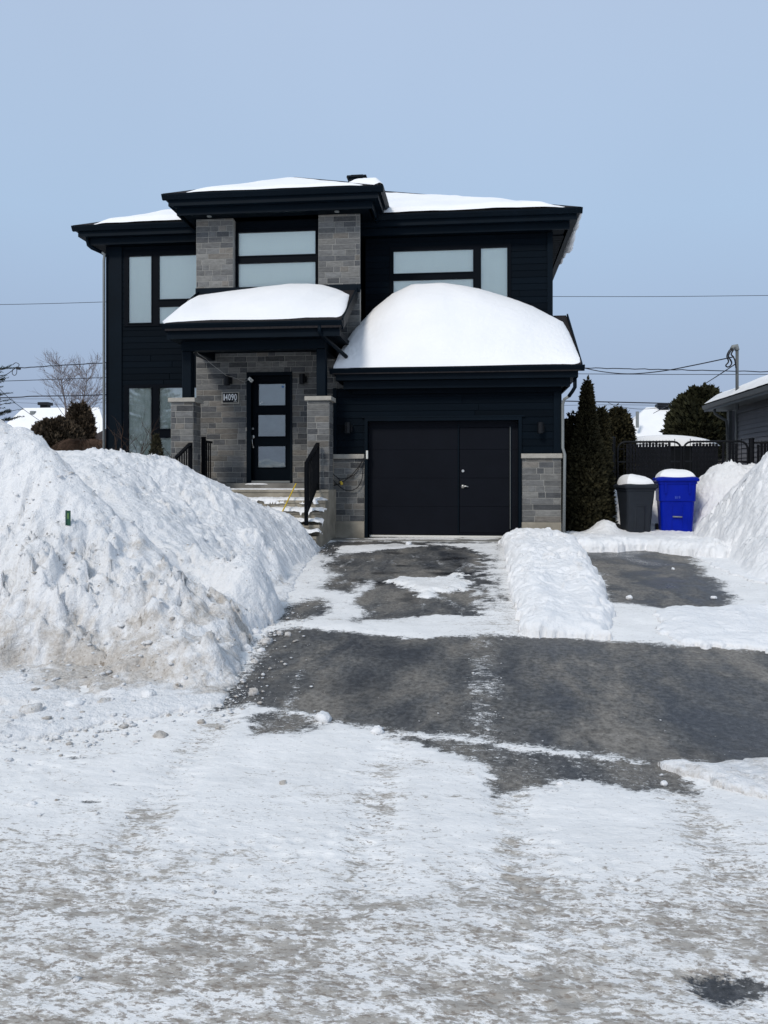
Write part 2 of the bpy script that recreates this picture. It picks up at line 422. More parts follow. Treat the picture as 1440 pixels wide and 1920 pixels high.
# ================================================================== GROUND, STREET, DRIVEWAY
def gp(poly): return [G(x, y) for x, y in poly]
ASPH = [gp([(412,1328),(428,1296),(478,1238),(500,1188),(560,1178),(700,1192),(880,1192),(1150,1203),(1250,1212),(1440,1224),(1640,1240),(1640,1440),(1440,1438),(1300,1432),(1150,1422),(1000,1404),(850,1382),(700,1368),(640,1352),(560,1338),(480,1322)]),
        gp([(612,1024),(640,1016),(930,1019),(915,1042),(902,1070),(925,1100),(930,1130),(905,1156),(880,1162),(760,1166),(690,1164),(686,1130),(698,1085),(655,1112),(617,1100),(640,1078),(612,1060),(640,1048),(603,1036)]),
        gp([(535,1138),(600,1128),(596,1150),(575,1162),(538,1162)]),
        gp([(1088,1035),(1200,1032),(1290,1045),(1302,1075),(1330,1090),(1372,1142),(1280,1142),(1160,1128),(1130,1085)]),
        gp([(1285,1838),(1400,1836),(1440,1858),(1432,1878),(1350,1892),(1305,1872)])]
GUT = gp([(690,1372),(850,1384),(1000,1406),(1150,1424),(1260,1436),(1340,1500),(1290,1498),(1180,1478),(1060,1470),(990,1485),(910,1500),(905,1440),(830,1415),(740,1395)])
GUTL = gp([(455,1335),(540,1330),(640,1352),(610,1365),(560,1385),(470,1380)])
SNP = [gp([(640,1024),(740,1020),(800,1024),(690,1036),(625,1040)]), gp([(735,1082),(800,1088),(870,1072),(880,1102),(850,1112),(800,1120),(730,1092)]),
       gp([(800,1020),(930,1020),(925,1040),(850,1024)]), gp([(690,1165),(770,1156),(890,1158),(885,1194),(760,1196),(690,1190)])]
MARK = gp([(873,1195),(935,1200),(948,1400),(862,1395)])
MARK2 = gp([(548,1262),(575,1250),(560,1335),(520,1330)])
def surf(X, Y):
    j = .16*fbm(X*2.2, Y*2.2, 5, 5, .62)+.05*fbm(X*14, Y*10, 3, 55, .6)
    a = np.zeros(X.shape)
    for i, p in enumerate(ASPH):
        s_ = sdpoly(X, Y, p)+j*(1.0, 1.7, 1.7, 1.5, .18)[i]
        a = np.maximum(a, sst(s_, -.15, .13) if i == 0 else (sst(s_, -.34, .20) if i < 4 else sst(s_+.02, -.04, .05)*.74))
    asp = a
    gsd = sdpoly(X, Y, GUT)+j*1.3
    gut = sst(gsd, -.08, .10)*.72
    gut = np.maximum(gut, sst(sdpoly(X, Y, GUTL)+j*1.1, -.12, .15)*.66)
    asp = np.maximum(asp, gut)
    for i, p in enumerate(SNP): asp = asp*(1-sst(sdpoly(X, Y, p)+j*(2.2 if i == 1 else 1.3), -.09, .10))
    asp = asp*(1-.44*sst(sdpoly(X, Y, MARK)+j*.6, -.10, .12)*sst(fbm(X*3, Y*3, 4, 71, .6), -.3, .1)*sst(Y, 9, 8))
    film = sst(fbm(X*4.2+.4*fbm(X*2, Y*2, 2, 5), Y*1.1, 5, 123, .62), .02, .34)*sst(Y, 7.6, 8.2)*sst(X, 1.0, .5)
    asp = asp*(1-.42*film)
    asp = asp*(1-.6*sst(np.abs(X-.02*(Y-9)-.12), .26, .08)*sst(fbm(X*5, Y*4, 4, 125, .6), -.25, .25)*sst(Y, 7.4, 8)*sst(Y, 14, 13))
    asp = asp*(1-.55*sst(sdpoly(X, Y, MARK2)+j*.5, -.05, .12))
    # thin icy film left of the drive, dark bits at the far left of the street
    asp = np.maximum(asp, .62*sst(fbm(X*2.6, Y*7, 5, 91, .6), .22, .5)*sst(X, -1.2, -1.7)*sst(Y, 3.2, 3.7)*sst(Y, 4.5, 4.1))
    snow = 1-asp
    dirt = .16+.52*sst(Y, 3.8, 2.5)+.34*fbm(X*.8, Y*3.4, 4, 33)+.10*sst(np.abs(X-.95-.02*Y), .35, .1)*sst(Y, 2.5, 3.4)
    tr = np.zeros(X.shape)
    for c in (-.42, .22, 1.02, 1.62, -1.5):      # wheel tracks turning off the street into the drive
        tr = np.maximum(tr, sst(np.abs(X-(c-.05*(Y-4)+.05*np.sin(Y*1.3+c))), .17, .04)*sst(Y, 5.4, 4.9)*sst(Y, 2.6, 3.3))
    dirt = dirt+.38*tr*(.5+.6*np.clip(.5+fbm(X*3, Y*1.5, 3, 88), 0, 1))+.22*sst(Y, 4.7, 5.2)*sst(X, -.5, .2)*sst(X, 1.2, .5)*sst(Y, 12.6, 12)
    dirt = dirt-.10*sst(fbm(X*.7, Y*1.6, 3, 44), .0, .5)
    wet = sst(fbm(X*1.1+3, Y*1.6, 3, 61), .05, .45)*sst(Y, 8.3, 9.0)*.8
    wet = np.maximum(wet, .30*sst(fbm(X*.8, Y*.8, 3, 66), .1, .6))
    z = g(Y)+snow*.015+.0045*snow*fbm(X*9, Y*13, 5, 3, .6)+.018*fbm(X*1.0, Y*1.3, 3, 4)*snow+.0018*fbm(X*30, Y*30, 3, 8)
    # tyre ruts and footprints pressed into the street snow
    z = z+.005*snow*sst(Y, 6, 5)*fbm(X*4.5, Y*9, 4, 21, .6)
    z = z-.012*snow*tr-.0018*snow*tr*np.sin(Y*75+np.sin(X*40)*1.2)
    w, _ = worley(X*9, Y*9, 5)
    z = z-.006*snow*sst(w, .35, .1)*sst(fbm(X*1.4, Y*1.4, 2, 17), .05, .35)
    for p in SNP[1:2]: z = z+.04*sst(sdpoly(X, Y, p)+j*2.2, -.02, .22)
    return z, snow, np.clip(dirt, 0, 1), np.clip(wet, 0, 1)
def strip(name, ys, kind):
    sx = np.linspace(-.66, .56, 520)
    Y, sg = np.meshgrid(ys, sx, indexing='ij'); X = sg*(Y+1.1)
    z, s, d, w = surf(X, Y)
    return tag(grid(name, X, Y, z, M_road, dict(snow=s, dirt=d, wet=w)), kind='structure')
ya = np.exp(np.linspace(math.log(1.6), math.log(4.85), 420)); yb = np.exp(np.linspace(math.log(4.85), math.log(14.6), 460))
strip('street', ya, 's'); strip('driveway', yb, 'd')
# far ground: one sheet to the horizon
xs = np.unique(np.concatenate([np.linspace(-400, -12, 40), np.linspace(-12, 12, 60), np.linspace(12, 400, 40)]))
ysg = np.unique(np.concatenate([np.linspace(-400, -4, 30), np.linspace(-4, 30, 120), np.linspace(30, 600, 60)]))
Yg, Xg = np.meshgrid(ysg, xs, indexing='ij')
zg = g(Yg)-.06+.06*sst(Yg, 14.5, 16)+.1*fbm(Xg*.3, Yg*.3, 3, 2)*sst(Yg, 15.5, 18)+.05*fbm(Xg, Yg, 2, 2)*sst(Yg, -1, -4)
tag(grid('snowy_ground', Xg, Yg, zg, M_soft), kind='structure')

# ================================================================== SNOW BANKS
def lumps(X, Y, seed, s=1.0):
    w1, i1 = worley(X*3.1+.3*fbm(X*3, Y*3, 2, seed), Y*3.1, seed); w2, i2 = worley(X*8, Y*8, seed+3); w3, i3 = worley(X*19, Y*19, seed+5)
    rd = 1-np.abs(fbm(X*2.1+.2*fbm(X*4, Y*4, 2, seed), Y*2.1, 5, seed+2, .6))*3.2          # creased, billowing crust
    z = .075*fbm(X*1.5, Y*1.5, 5, seed, .6)-.025*rd+.09*np.clip(.5-w1, 0, 1)*sst(i1, .35, .7)+.075*np.clip(.5-w2, 0, 1)*sst(i2, .4, .8)+.050*np.clip(.5-w3, 0, 1)*sst(i3, .5, .9)
    z = z+.030*fbm(X*9, Y*9, 5, seed+9, .65)
    wx = X+.12*fbm(X*3, Y*3, 3, seed+31); wy = Y+.12*fbm(X*3, Y*3, 3, seed+32)
    m1 = sst(fbm(X*.9, Y*.9, 3, seed+33), -.12, .22); m2 = sst(fbm(X*1.6, Y*1.6, 3, seed+34), -.15, .2)
    z = z+.13*m2*chunks(wx*1.5, wy*1.5, seed+38, .8)+.11*m1*chunks(wx*2.8, wy*2.8, seed+35, .8)+.075*m2*chunks(wx*6, wy*6, seed+36, .9)+.032*chunks(wx*13, wy*13, seed+37, .9)*(.4+.6*m1)
    return z*s
def bank(name, fp, hf, x0, x1, y0, y1, st, label, seed, edge=.16, mat=M_bank, dirtf=None, rough=1., ej=.10, group=None, soft=0.):
    Y, X = np.meshgrid(np.arange(y0, y1, st), np.arange(x0, x1, st), indexing='ij')
    sd = sdpoly(X, Y, fp)+ej*fbm(X*3, Y*3, 4, seed+40, .6)+.03*fbm(X*14, Y*14, 2, seed+41)
    base = g(Y)+.012
    H = hf(X, Y)-base
    e = np.clip(sd/edge, 0, 1); prof = np.sqrt(np.clip(1-(1-e)**2, 0, 1))
    H = np.maximum(H, .03)
    H = H*prof*(1-soft+soft*sst(sd, 0, edge*3))+lumps(X, Y, seed, rough(X, Y) if callable(rough) else rough)*sst(sd, 0, .15)*np.clip(H/.25, .15, 1)
    z = np.where(sd > 0, base+H, base-.14-np.minimum(.3, -sd*.2))
    # push the crust sideways so that faces crumble instead of draping
    k = .030*(1. if callable(rough) else rough)*sst(sd, .02, .12)
    Xd = X+k*fbm(X*7, Y*7, 3, seed+60); Yd = Y+k*fbm(X*7, Y*7, 3, seed+70)
    d = np.zeros(X.shape) if dirtf is None else dirtf(X, Y, z)
    o = grid(name, Xd, Yd, z, mat, dict(dirt=np.clip(d, 0, 1)), keep=(sd > -st*1.5))
    tag(o, label, 'snowbank', group); return o, (X, Y, z, sd)
def ctl(rows): return [P(px, py, Y) for px, py, Y in rows]
cA = ctl([(-200,785,7.6),(0,796,7.6),(40,808,7.6),(82,826,7.6),(130,870,7.5),(185,925,7.4),(241,972,7.3),(323,1041,7.1),(400,1105,6.9),(440,1140,6.7),
          (0,1000,6.8),(100,1000,6.8),(200,1040,6.8),(100,1100,6.35),(-200,1000,6.6),(-200,1180,5.9),(0,1170,6.0),(100,1175,6.05),(115,1230,5.95),(0,1225,5.85),(200,1110,6.4),(300,1150,6.15),(380,1180,6.2),(170,1240,6.0),(250,1235,5.75),
          (400,1290,5.5),(330,1290,5.5),(250,1295,5.45),(100,1300,5.45),(0,1310,5.4),(-200,1310,5.4)])
cB = ctl([(130,862,8.9),(185,915,8.5),(241,958,8.2),(323,1025,7.85),(400,1090,7.5),(450,1135,7.2),
          (-150,830,9.8),(40,845,9.8),(130,850,9.7),(175,850,9.7),(220,847,9.8),(275,852,10.1),(330,860,10.4),(370,884,10.7),(420,905,11.0),(450,928,11.4),(500,948,11.9),(560,974,12.2),(585,1000,12.5),
          (300,930,9.5),(400,1000,9.2),(450,1080,8.3),(500,1040,9.6),(500,1110,8.2),(545,1030,10.9),(535,1080,9.9),(570,1020,11.7)])
ex = [(XatY(px, Y), Y, z) for px, Y, z in [(241,7.7,.84),(185,7.8,1.0),(130,7.95,1.22),(60,8.0,1.45),(0,8.1,1.6),(323,7.45,.66),(400,7.25,.5),(-150,8.1,1.8)]]
ex += [(-9,12.4,1.3),(-6,12.4,1.3),(-4.5,12.6,1.2),(-3.3,13.0,.9),(-9,9.5,2.0),(-9,5.6,.5),(-9,7.4,2.1),(-3.0,12.9,.75)]
FPL = gp([(602,1018),(596,1035),(575,1062),(556,1092),(530,1150),(508,1172),(470,1192),(456,1230),(440,1290),(414,1330),(300,1345),(150,1372),(0,1400),(-250,1430)])
ex += [(a-.30, b, float(g(b))+hh) for (a, b), hh in zip(FPL[2:9], (.40,.48,.56,.58,.50,.38,.26))]
ex += [(a, b+.12, float(g(b))+.03) for a, b in FPL[9:14]]
FPL += [(-10, 4.6), (-10, 13.3), (-3.1, 13.3), (-2.7, 12.75)]
allc = cA+cB+ex
def hL(X, Y):
    z = tps(allc, X, Y)
    # undercut ledge low on the front face
    led = sst(X, -1.9, -2.4)
    q = Y+.25*fbm(X*1.3, X*0, 3, 12)+.12*fbm(X*4, Y*2, 3, 14)
    z = z+led*sst(X, -2.6, -3.2)*(.13*sst(q, 5.86, 5.97)*sst(q, 7.0, 6.2)-.14*sst(q, 5.35, 5.7)*sst(q, 6.0, 5.9))-.03
    z = z+.10*fbm(X*.9, Y*.9, 3, 15)
    # furrows left by the plough blade and clods rolled down
    a = X*.8-Y*.6
    z = z+.035*fbm(a*1.1, (X*.6+Y*.8)*4.0, 4, 18)
    return z
def dL(X, Y, z):
    front = sst(Y-.28*(X+1.9), 7.6, 7.0)
    low = sst(z, 1.0, .25)
    d = .06+.10*front*(.35+.65*low)+.50*fbm(X*1.3, Y*1.3, 6, 19, .68)+.26*np.exp(-((X+2.85)**2/.35+(Y-5.75)**2/.10))+.26*sst(np.abs(Y-7.15+.28*(X+3)), .40, 0)
    d = d-.30*sst(Y, 5.42, 5.22)
    return d*(.35+.65*front)+.10*sst(z, .7, .3)
bankL = bank('snowbank', FPL, hL, -8.4, -1.35, 3.9, 13.4, .02, 'huge dirty crusted snowbank piled left of the driveway', 100, .22, dirtf=dL, rough=lambda X, Y: (.50+.75*sst(Y-.28*(X+1.9), 7.7, 7.0))*(.75+.7*np.clip(.5+fbm(X*.8, Y*.8, 3, 401), 0, 1)))
# right-hand banks
FPD = gp([(936,1008),(948,1050),(955,1090),(962,1130),(978,1190),(1010,1198),(1080,1198),(1150,1205),(1142,1140),(1125,1095),(1100,1050),(1082,1022),(1050,1012),(1000,1004)])
bank('snowbank', FPD, lambda X, Y: g(Y)+.25-.05*sst(Y, 9, 7.3)+.05*fbm(X*1.6, Y*1.2, 3, 5)-.06*sst(np.abs(X-.98), .35, .05)*sst(Y, 11, 9),
     .1, 2.3, 6.6, 13.6, .016, 'low narrow strip of lumpy snow between the garage drive and the right asphalt patch', 200, .34, M_clean, rough=.42, ej=.10)
FPE = gp([(1222,1150),(1265,1142),(1350,1144),(1440,1146),(1650,1155),(1650,1245),(1440,1223),(1350,1218),(1270,1213),(1235,1190)])
bank('snowbank', FPE, lambda X, Y: g(Y)+.085+.045*fbm(X*1.5, Y*2, 3, 6), 1.2, 5.6, 6.3, 9.0, .016, 'low snow ridge across the front of the right asphalt patch', 300, .34, M_clean, rough=.40, ej=.12)
FPF = gp([(1235,1436),(1300,1440),(1440,1432),(1640,1432),(1640,1530),(1440,1505),(1370,1492),(1300,1462)])
bank('snowbank', FPF, lambda X, Y: g(Y)+.055+.03*fbm(X*3, Y*3, 3, 6), 1.0, 4.2, 3.6, 5.4, .010, 'small trampled snow ridge along the street edge at the right', 400, .14, M_bank, lambda X, Y, z: .22+.2*fbm(X*2, Y*2, 3, 4), rough=.55, ej=.06)
FPB = gp([(1000,1002),(1082,1036),(1150,1036),(1210,1033),(1290,1044),(1340,1052)])+[(5.5,13.2),(5.5,17.5),(1.62,17.5),(1.62,14.35),(1.1,14.1)]
def hB(X, Y):
    z = .60+.05*fbm(X*1.2, Y*1.2, 3, 9)+.04*sst(Y, 13.4, 12.8)
    z = z+.20*np.exp(-((X-2.42)**2/.05+(Y-15.05)**2/.12))
    return z+.75*sst(Y, 15.65, 16.3)
bank('snowbank', FPB, hB, .7, 5.6, 11.6, 17.5, .022, 'low white snow shelf in front of the two wheeled bins', 500, .28, M_clean, rough=.5, ej=.14)
cC = ctl([(1305,950,15.6),(1325,908,15.7),(1345,884,15.8),(1374,867,15.9),(1405,880,15.9),(1440,885,16.0),(1560,880,16)])
cC2 = ctl([(1440,868,12.6),(1420,885,12.8),(1406,880,13.4),(1385,905,13.6),(1360,930,13.9),(1340,955,14.1),(1322,975,14.3),(1312,1000,14.1),(1345,1010,13.0),(1380,1010,12.2),(1440,960,11.6),(1440,1020,10.8),(1400,1050,11.2),
           (1500,880,11.8),(1500,980,10.8),(1560,860,12),(1600,1000,10.4),(1350,1035,12.4),(1440,1075,10.2)])
vC = [(XatY(px, Y), Y, z) for px, Y, z in [(1420,14.9,1.45),(1380,14.9,1.15),(1345,15.0,.9),(1500,14.6,1.5),(1560,17.2,1.6),(1374,17.0,1.6)]]
FPC = gp([(1292,1030),(1300,1046),(1330,1062),(1372,1080),(1440,1100),(1520,1128),(1650,1165)])+[(8.5,9.2),(8.5,17.3),(4.0,17.3),(3.92,16.2),(3.95,15.5),(3.75,14.9),(3.62,14.3)]
def hC(X, Y):
    z = tps(cC+cC2+vC, X, Y)
    a = (X*.75+Y*.66)
    return z+.06*fbm(X*1.1, Y*1.1, 4, 23)+.035*fbm(a*3.2, (X-Y)*.7, 3, 24)
bank('snowbank', FPC, hC, 3.2, 8.0, 8.6, 17.3, .022, 'tall clean snowbank sloping up at the right edge beside the blue bin', 600, .28, M_clean, rough=.8, ej=.12)
# ---- lumps: the larger ones are things, the crumbs are stuff
def lump_mesh(r, seed, flat=.7):
    rnd = random.Random(seed); mb = MB(); n, m = 12, 8; rings = []
    for i in range(0, m+1):
        t = math.pi*(i+.001)/(m+.002); ring = []
        for k in range(n):
            a = 2*math.pi*k/n
            x, y, z = math.sin(t)*math.cos(a), math.sin(t)*math.sin(a), -math.cos(t)
            q = 1+.30*float(pn(x*1.6+seed*3.1, y*1.6+z*1.9))+.20*float(pn(x*3.7+z*2, y*3.7+seed))
            q *= min(1.0, .86/max(abs(x)*.9, abs(y)*.85, abs(z), .7))
            ring.append((x*r*q, y*r*q*.85, z*r*q*flat))
        rings.append(ring)
    return mb.loft(rings)
CH = [(478,1190,.085,'pale lump in the lump heap at the bank foot, nearest the bank'),(500,1207,.075,'rounded grey lump at the right side of the snow lump heap'),(462,1222,.075,'smooth white ball at the left of the snow lump heap'),
      (490,1222,.05,'small white lump in front of the heap'),(525,1190,.05,'grey snow lump lying on bare asphalt right of the heap'),(540,1192,.045,'farthest right small grey lump beside the heap'),(452,1247,.06,'white lump lying alone below the heap'),
      (478,1243,.045,'greyish lump on the icy film below the heap'),(475,1302,.055,'translucent grey ice lump on the dark asphalt at the bank foot'),(605,1353,.085,'broken white snow lump at the near edge of the asphalt'),(708,1374,.055,'white lump on the asphalt edge right of the broken one'),
      (530,1473,.032,'tan round ice lump lying on the street'),(300,1386,.07,'brown dirty lump on the street left'),(377,1358,.04,'small dark brown clod on the street'),(278,1312,.085,'upright pale lump at the front foot of the bank'),
      (140,1330,.10,'angular bright white slab at the left front of the bank'),(195,1325,.08,'dirty lump beside the white slab'),(60,1345,.11,'rounded beige lump at the far left'),(60,1512,.035,'white chip on the street at the far left'),
      (1050,1345+128,.030,'bright white chip on the wet street edge'),(766,1022,.07,'snow lump in front of the garage door'),(1095,1040,.06,'white lump at the near left corner of the right asphalt patch'),(1180,1123,.055,'white snowball at the edge of the right asphalt patch'),
      (1262,1068,.035,'small chip on the right side of the right asphalt patch'),(1338,1123,.05,'white lump by the right snow'),(1245,1472,.030,'lone white chip beside the street ridge'),(35,1355,.07,'grey lump at the left street edge'),(96,1300,.09,'beige lump half sunk in the bank foot')]
for i, (px, py, r, lb) in enumerate(CH):
    r *= .72; X, Y = G(px, py); o = lump_mesh(r, i+1, .62+.1*(i % 3))
    mt = M_bank if any(w in lb for w in ('brown', 'dirty', 'tan', 'beige', 'grey')) else M_chunk
    dv_ = .9 if 'brown' in lb or 'tan' in lb else (.35 if mt is M_bank else 0)
    ob = mkobj('snow_lump', o.v, o.f, mt, smooth=True, attrs=dict(dirt=[dv_]*len(o.v)))
    ob.location = (X, Y, float(g(Y))+r*.35); ob.rotation_euler = (0, 0, i*1.3)
    tag(ob, lb, 'snow lump', 'lumps of snow on the street and drive')
rng = np.random.default_rng(3)
def crumbs(name, n, fx, rmin, rmax, mat, label):
    V = []; Fc = []; D = []
    base = np.array([(1,0,0),(-1,0,0),(0,1,0),(0,-1,0),(0,0,1),(0,0,-1),(.7,.7,.5),(-.7,.6,.6),(.6,-.8,.5),(-.7,-.6,.5)])
    fc = [(4,6,2,7),(4,7,1,9),(4,9,3,8),(4,8,0,6),(6,0,2,6),(7,2,1,7),(9,1,3,9),(8,3,0,8),(0,5,2,0),(2,5,1,2),(1,5,3,1),(3,5,0,3)]
    fc = [tuple(dict.fromkeys(q)) for q in fc]
    pts = fx(n)
    for (x, y, z) in pts:
        r = rmin*(rmax/rmin)**(rng.random()**3.0); s = rng.uniform(.6, 1.1, 3)*r; a = rng.uniform(0, 6.28)
        c, sn_ = math.cos(a), math.sin(a); b = base*s*(1+rng.uniform(-.2, .2, base.shape))
        b = np.stack([b[:,0]*c-b[:,1]*sn_, b[:,0]*sn_+b[:,1]*c, b[:,2]*.55], 1)+[x, y, z+r*.12]
        k = len(V)*len(base); V.append(b); Fc += [tuple(k+i for i in q) for q in fc]; D += [.8*rng.random()**5]*len(base)
    o = mkobj(name, np.concatenate(V), Fc, mat, smooth=True, attrs=dict(dirt=D)); return tag(o, label, 'snow crumbs', kind='stuff')
foot = FPL[:14]
def along(n):
    out = []
    for _ in range(n):
        i = rng.integers(0, len(foot)-2); t = rng.random(); a, b = foot[i], foot[i+1]
        x, y = a[0]+(b[0]-a[0])*t, a[1]+(b[1]-a[1])*t
        w = rng.exponential(.13)
        if i >= 9: y -= w*2.2; x += rng.normal(0, .1)
        else: x += w; y -= rng.random()*.1
        out.append((x, y, float(g(y))+.01))
    return out
crumbs('snow_crumbs', 1900, along, .003, .024, M_bank, 'small crumbs of snow strewn along the foot of the big bank')
def road_pts(n):
    out = []
    for _ in range(n):
        y = rng.uniform(2.3, 5.2); x = rng.uniform(-3.2, 2.6); out.append((x, y, float(g(y))+.012))
    for _ in range(n//5):
        x, y = G(rng.uniform(865, 945), rng.uniform(1200, 1400)); out.append((x, y, float(g(y))+.004))
    return out
crumbs('snow_crumbs', 420, road_pts, .002, .016, M_bank, 'tiny bits of snow and ice scattered over the street')

def onbank(n):
    X_, Y_, z_, sd_ = bankL[1]; ok = np.argwhere((sd_ > .05) & (Y_ < 9.5) & (X_ > -6)); w = []
    for k in rng.integers(0, len(ok), n*6):
        r, c = ok[k]; x, y = X_[r, c], Y_[r, c]
        if rng.random() < .15+.8*(y < 7.3)*(_c(x, y) > 0): w.append((x, y, z_[r, c]-.004))
        if len(w) >= n: break
    return w
def _c(x, y): return float(fbm(np.array([x*1.4]), np.array([y*1.4]), 3, 51)[0])
crumbs('snow_crumbs', 3000, onbank, .005, .036, M_bank, 'broken clods and crumbs of crust lying over the big snowbank')
def footpts(n):
    out = []
    for _ in range(n):
        x, y = G(rng.uniform(-60, 260), 1325+abs(rng.normal(0, 42))); out.append((x, y, float(g(y))+.012))
    return out
crumbs('snow_crumbs', 800, footpts, .003, .034, M_bank, 'rubble of small snow pieces on the street before the big snowbank')
# ================================================================== THE HOUSE
YM, YT, YG = 15.9, 15.0, 14.3              # planes of the main wall, the entrance tower and the garage front
XL, XR = XatY(200, YM), XatY(1052, YG)     # outer sides of the house
TX0, TX1 = XatY(368, YT), XatY(675, YT)
GX0 = XatY(625, YG)
ZG = .50
house = empty('house', (-3.0, 18, ZG), 'two storey house with black siding, grey stone columns and snow on its roofs', 'house')
R_ = random.Random(11)
def stone_tone():
    k = R_.random()
    b = R_.uniform(.115, .185)
    if k < .14: return (b*1.16, b*1.08, b*.97, 1)
    if k < .36: return (b*.55, b*.57, b*.60, 1)
    if k < .48: return (b*1.25, b*1.24, b*1.18, 1)
    return (b*.98, b*.99, b*.98, 1)
def side_tone():
    b = R_.uniform(.0038, .0054); return (b*.38, b*1.05, b*1.9, 1)
def clad(name, parent, plane, uv, holes, mat, row, lens, gap, proud, tone, backmat, face='y-', thick=.12, rows_irreg=0., z_off=0.):
    """cladding of separate stones or planks over a backing wall; uv=(u0,u1,z0,z1); face 'y-', 'x+' or 'x-'"""
    u0, u1, z0, z1 = uv
    def put(mb, a, b, c, d, n0, n1, tn=None, bev=.004):
        if face == 'y-':
            (mb.bbox(a, b, plane-n1, plane-n0, c, d, bev, tn) if tn else mb.box(a, b, plane-n1, plane-n0, c, d))
        elif face == 'x+': mb.box(plane+n0, plane+n1, a, b, c, d, tn)
        else: mb.box(plane-n1, plane-n0, a, b, c, d, tn)
    bk = MB()
    for a, b, c, d in rect_minus(uv, holes): put(bk, a, b, c, d, -thick, 0)
    bk.build(name, backmat, parent)
    mb = MB(); z = z0+z_off
    while z < z1-.01:
        h = row*(1+R_.uniform(-rows_irreg, rows_irreg)); zt = min(z+h, z1); z_ = max(z, z0)
        u = u0-R_.random()*lens[0]
        while u < u1:
            l = R_.choice(lens)*R_.uniform(.85, 1.15); ue = u+l
            if u1-ue < .07: ue = u1
            a, b = max(u, u0), min(ue, u1)
            if b-a > gap*2:
                for p, q, r, s in rect_minus((a+gap/2, b-gap/2, z_+gap/2, zt-gap/2), holes):
                    if q-p > .012 and s-r > .008: put(mb, p, q, r, s, 0, proud+R_.uniform(-.002, .002), tone())
            u = ue
        z += h
    return mb.build(name.replace('wall', 'cladding') if 'wall' in name else name+'_facing', mat, parent)
def stone(name, parent, plane, uv, holes=(), face='y-', thick=.12):
    return clad(name, parent, plane, uv, list(holes), M_stone, .106, (.15, .24, .33, .42), .011, .007, stone_tone, M_mortar, face, thick)
def siding(name, parent, plane, uv, holes=(), face='y-', thick=.12):
    return clad(name, parent, plane, uv, list(holes), M_siding, .128, (2.6, 3.2, 3.7), .006, .012, side_tone, M_black, face, thick, .02)
def R(px0, py0, px1, py1, Y):
    c = ((px0+px1)/2); a = P(px0, py1, Y); b = P(px1, py0, Y)
    return (a[0], b[0], (P(c, py1, Y)[2]), (P(c, py0, Y)[2]))
ZE = Z(900, 395, 15.42)                    # eave height of the main roof
# ---- windows --------------------------------------------------------------
win_holes = {}
def window(plane, outer, panes, blindmat, label=None, dep=.05):
    o = R(*outer, plane); hs = [R(*p, plane) for p in panes]
    root = None; mb = MB()
    for a, b, c, d in rect_minus(o, hs): mb.box(a, b, plane-.030, plane+.09, c, d)
    fr = mb.build('window', M_frame, house)
    if label: fr['label'] = label
    # raised sash edge round every pane
    s = MB()
    for h in hs:
        w = .022
        for a, b, c, d in rect_minus((h[0]-w, h[1]+w, h[2]-w, h[3]+w), [h]): s.box(a, b, plane-.042, plane-.029, c, d)
    s.build('sash', M_frame, fr)
    for h in hs:
        MB().box(h[0]-.004, h[1]+.004, plane-.012, plane-.006, h[2]-.004, h[3]+.004).build('pane', M_glass, fr)
        # blind or curtain hanging a little behind the glass, softly folded
        n = 26; a, b, c, d = h; v = []; f = []
        amp = .012 if blindmat is M_curt or blindmat is M_dblind else .002
        for i in range(n+1):
            x = a-.003+(b-a+.006)*i/n; y = plane+.018+amp*math.sin(x*41)+amp*.6*math.sin(x*97)
            v += [(x, y, c-.003), (x, y, d+.003)]
        f = [(2*i, 2*i+2, 2*i+3, 2*i+1) for i in range(n)]
        mkobj('curtain' if amp > .005 else 'blind', v, f, blindmat, fr, True)
        MB().box(a-.004, b+.004, plane+.075, plane+.088, c-.004, d+.004).build('blind_backing', blindmat, fr)
    return o
w1 = window(YM, (234,472,392,611), [(242,481,285,606), (299,479,378,561), (299,575,378,606)], M_blind)
w2 = window(YM, (234,721,392,872), [(242,728,285,864), (299,727,378,804), (299,821,378,864)], M_curt)
w3 = window(YM, (731,461,958,640), [(738,470,887,512), (738,525,887,566), (902,465,951,610)], M_blind)
YW = YT+.22
w4 = window(YW, (438,430,598,545), [(447,435,592,479), (447,493,592,538)], M_blind)
# ---- main walls -----------------------------------------------------------
fz = ZE-.32
siding('front_wall', house, YM, (XL+.02, TX0+.02, ZG+.3, fz), [w1, w2])
siding('front_wall', house, YM, (TX1-.02, XR-.0, ZG+.3, fz), [w3])
MB().box(XL, XL+.34, YM-.035, YM+.1, ZG+.3, fz).build('corner_board', M_black, house)
MB().box(XR-.09, XR+.012, YM-.035, YM+.1, ZG+.3, fz).build('corner_board', M_black, house)
MB().box(XL-.01, XL+.10, YM+.11, 25.5, ZG, fz).build('side_wall', M_siding, house)
siding('side_wall', house, XR-.1, (YM+.11, 25.5, ZG+.3, fz), face='x+')
MB().box(XL, XR, 25.4, 25.6, ZG, fz).build('rear_wall', M_soffit, house)
MB().box(XL-.01, TX0, YM-.015, YM+.3, -.2, ZG+.29).build('foundation', M_concd, house)
MB().box(XL+.3, TX0-.001, YM-.075, YM-.03, Z(300,858,YM)-.07, Z(300,858,YM)+.0).build('window_ledge', M_cap, house)
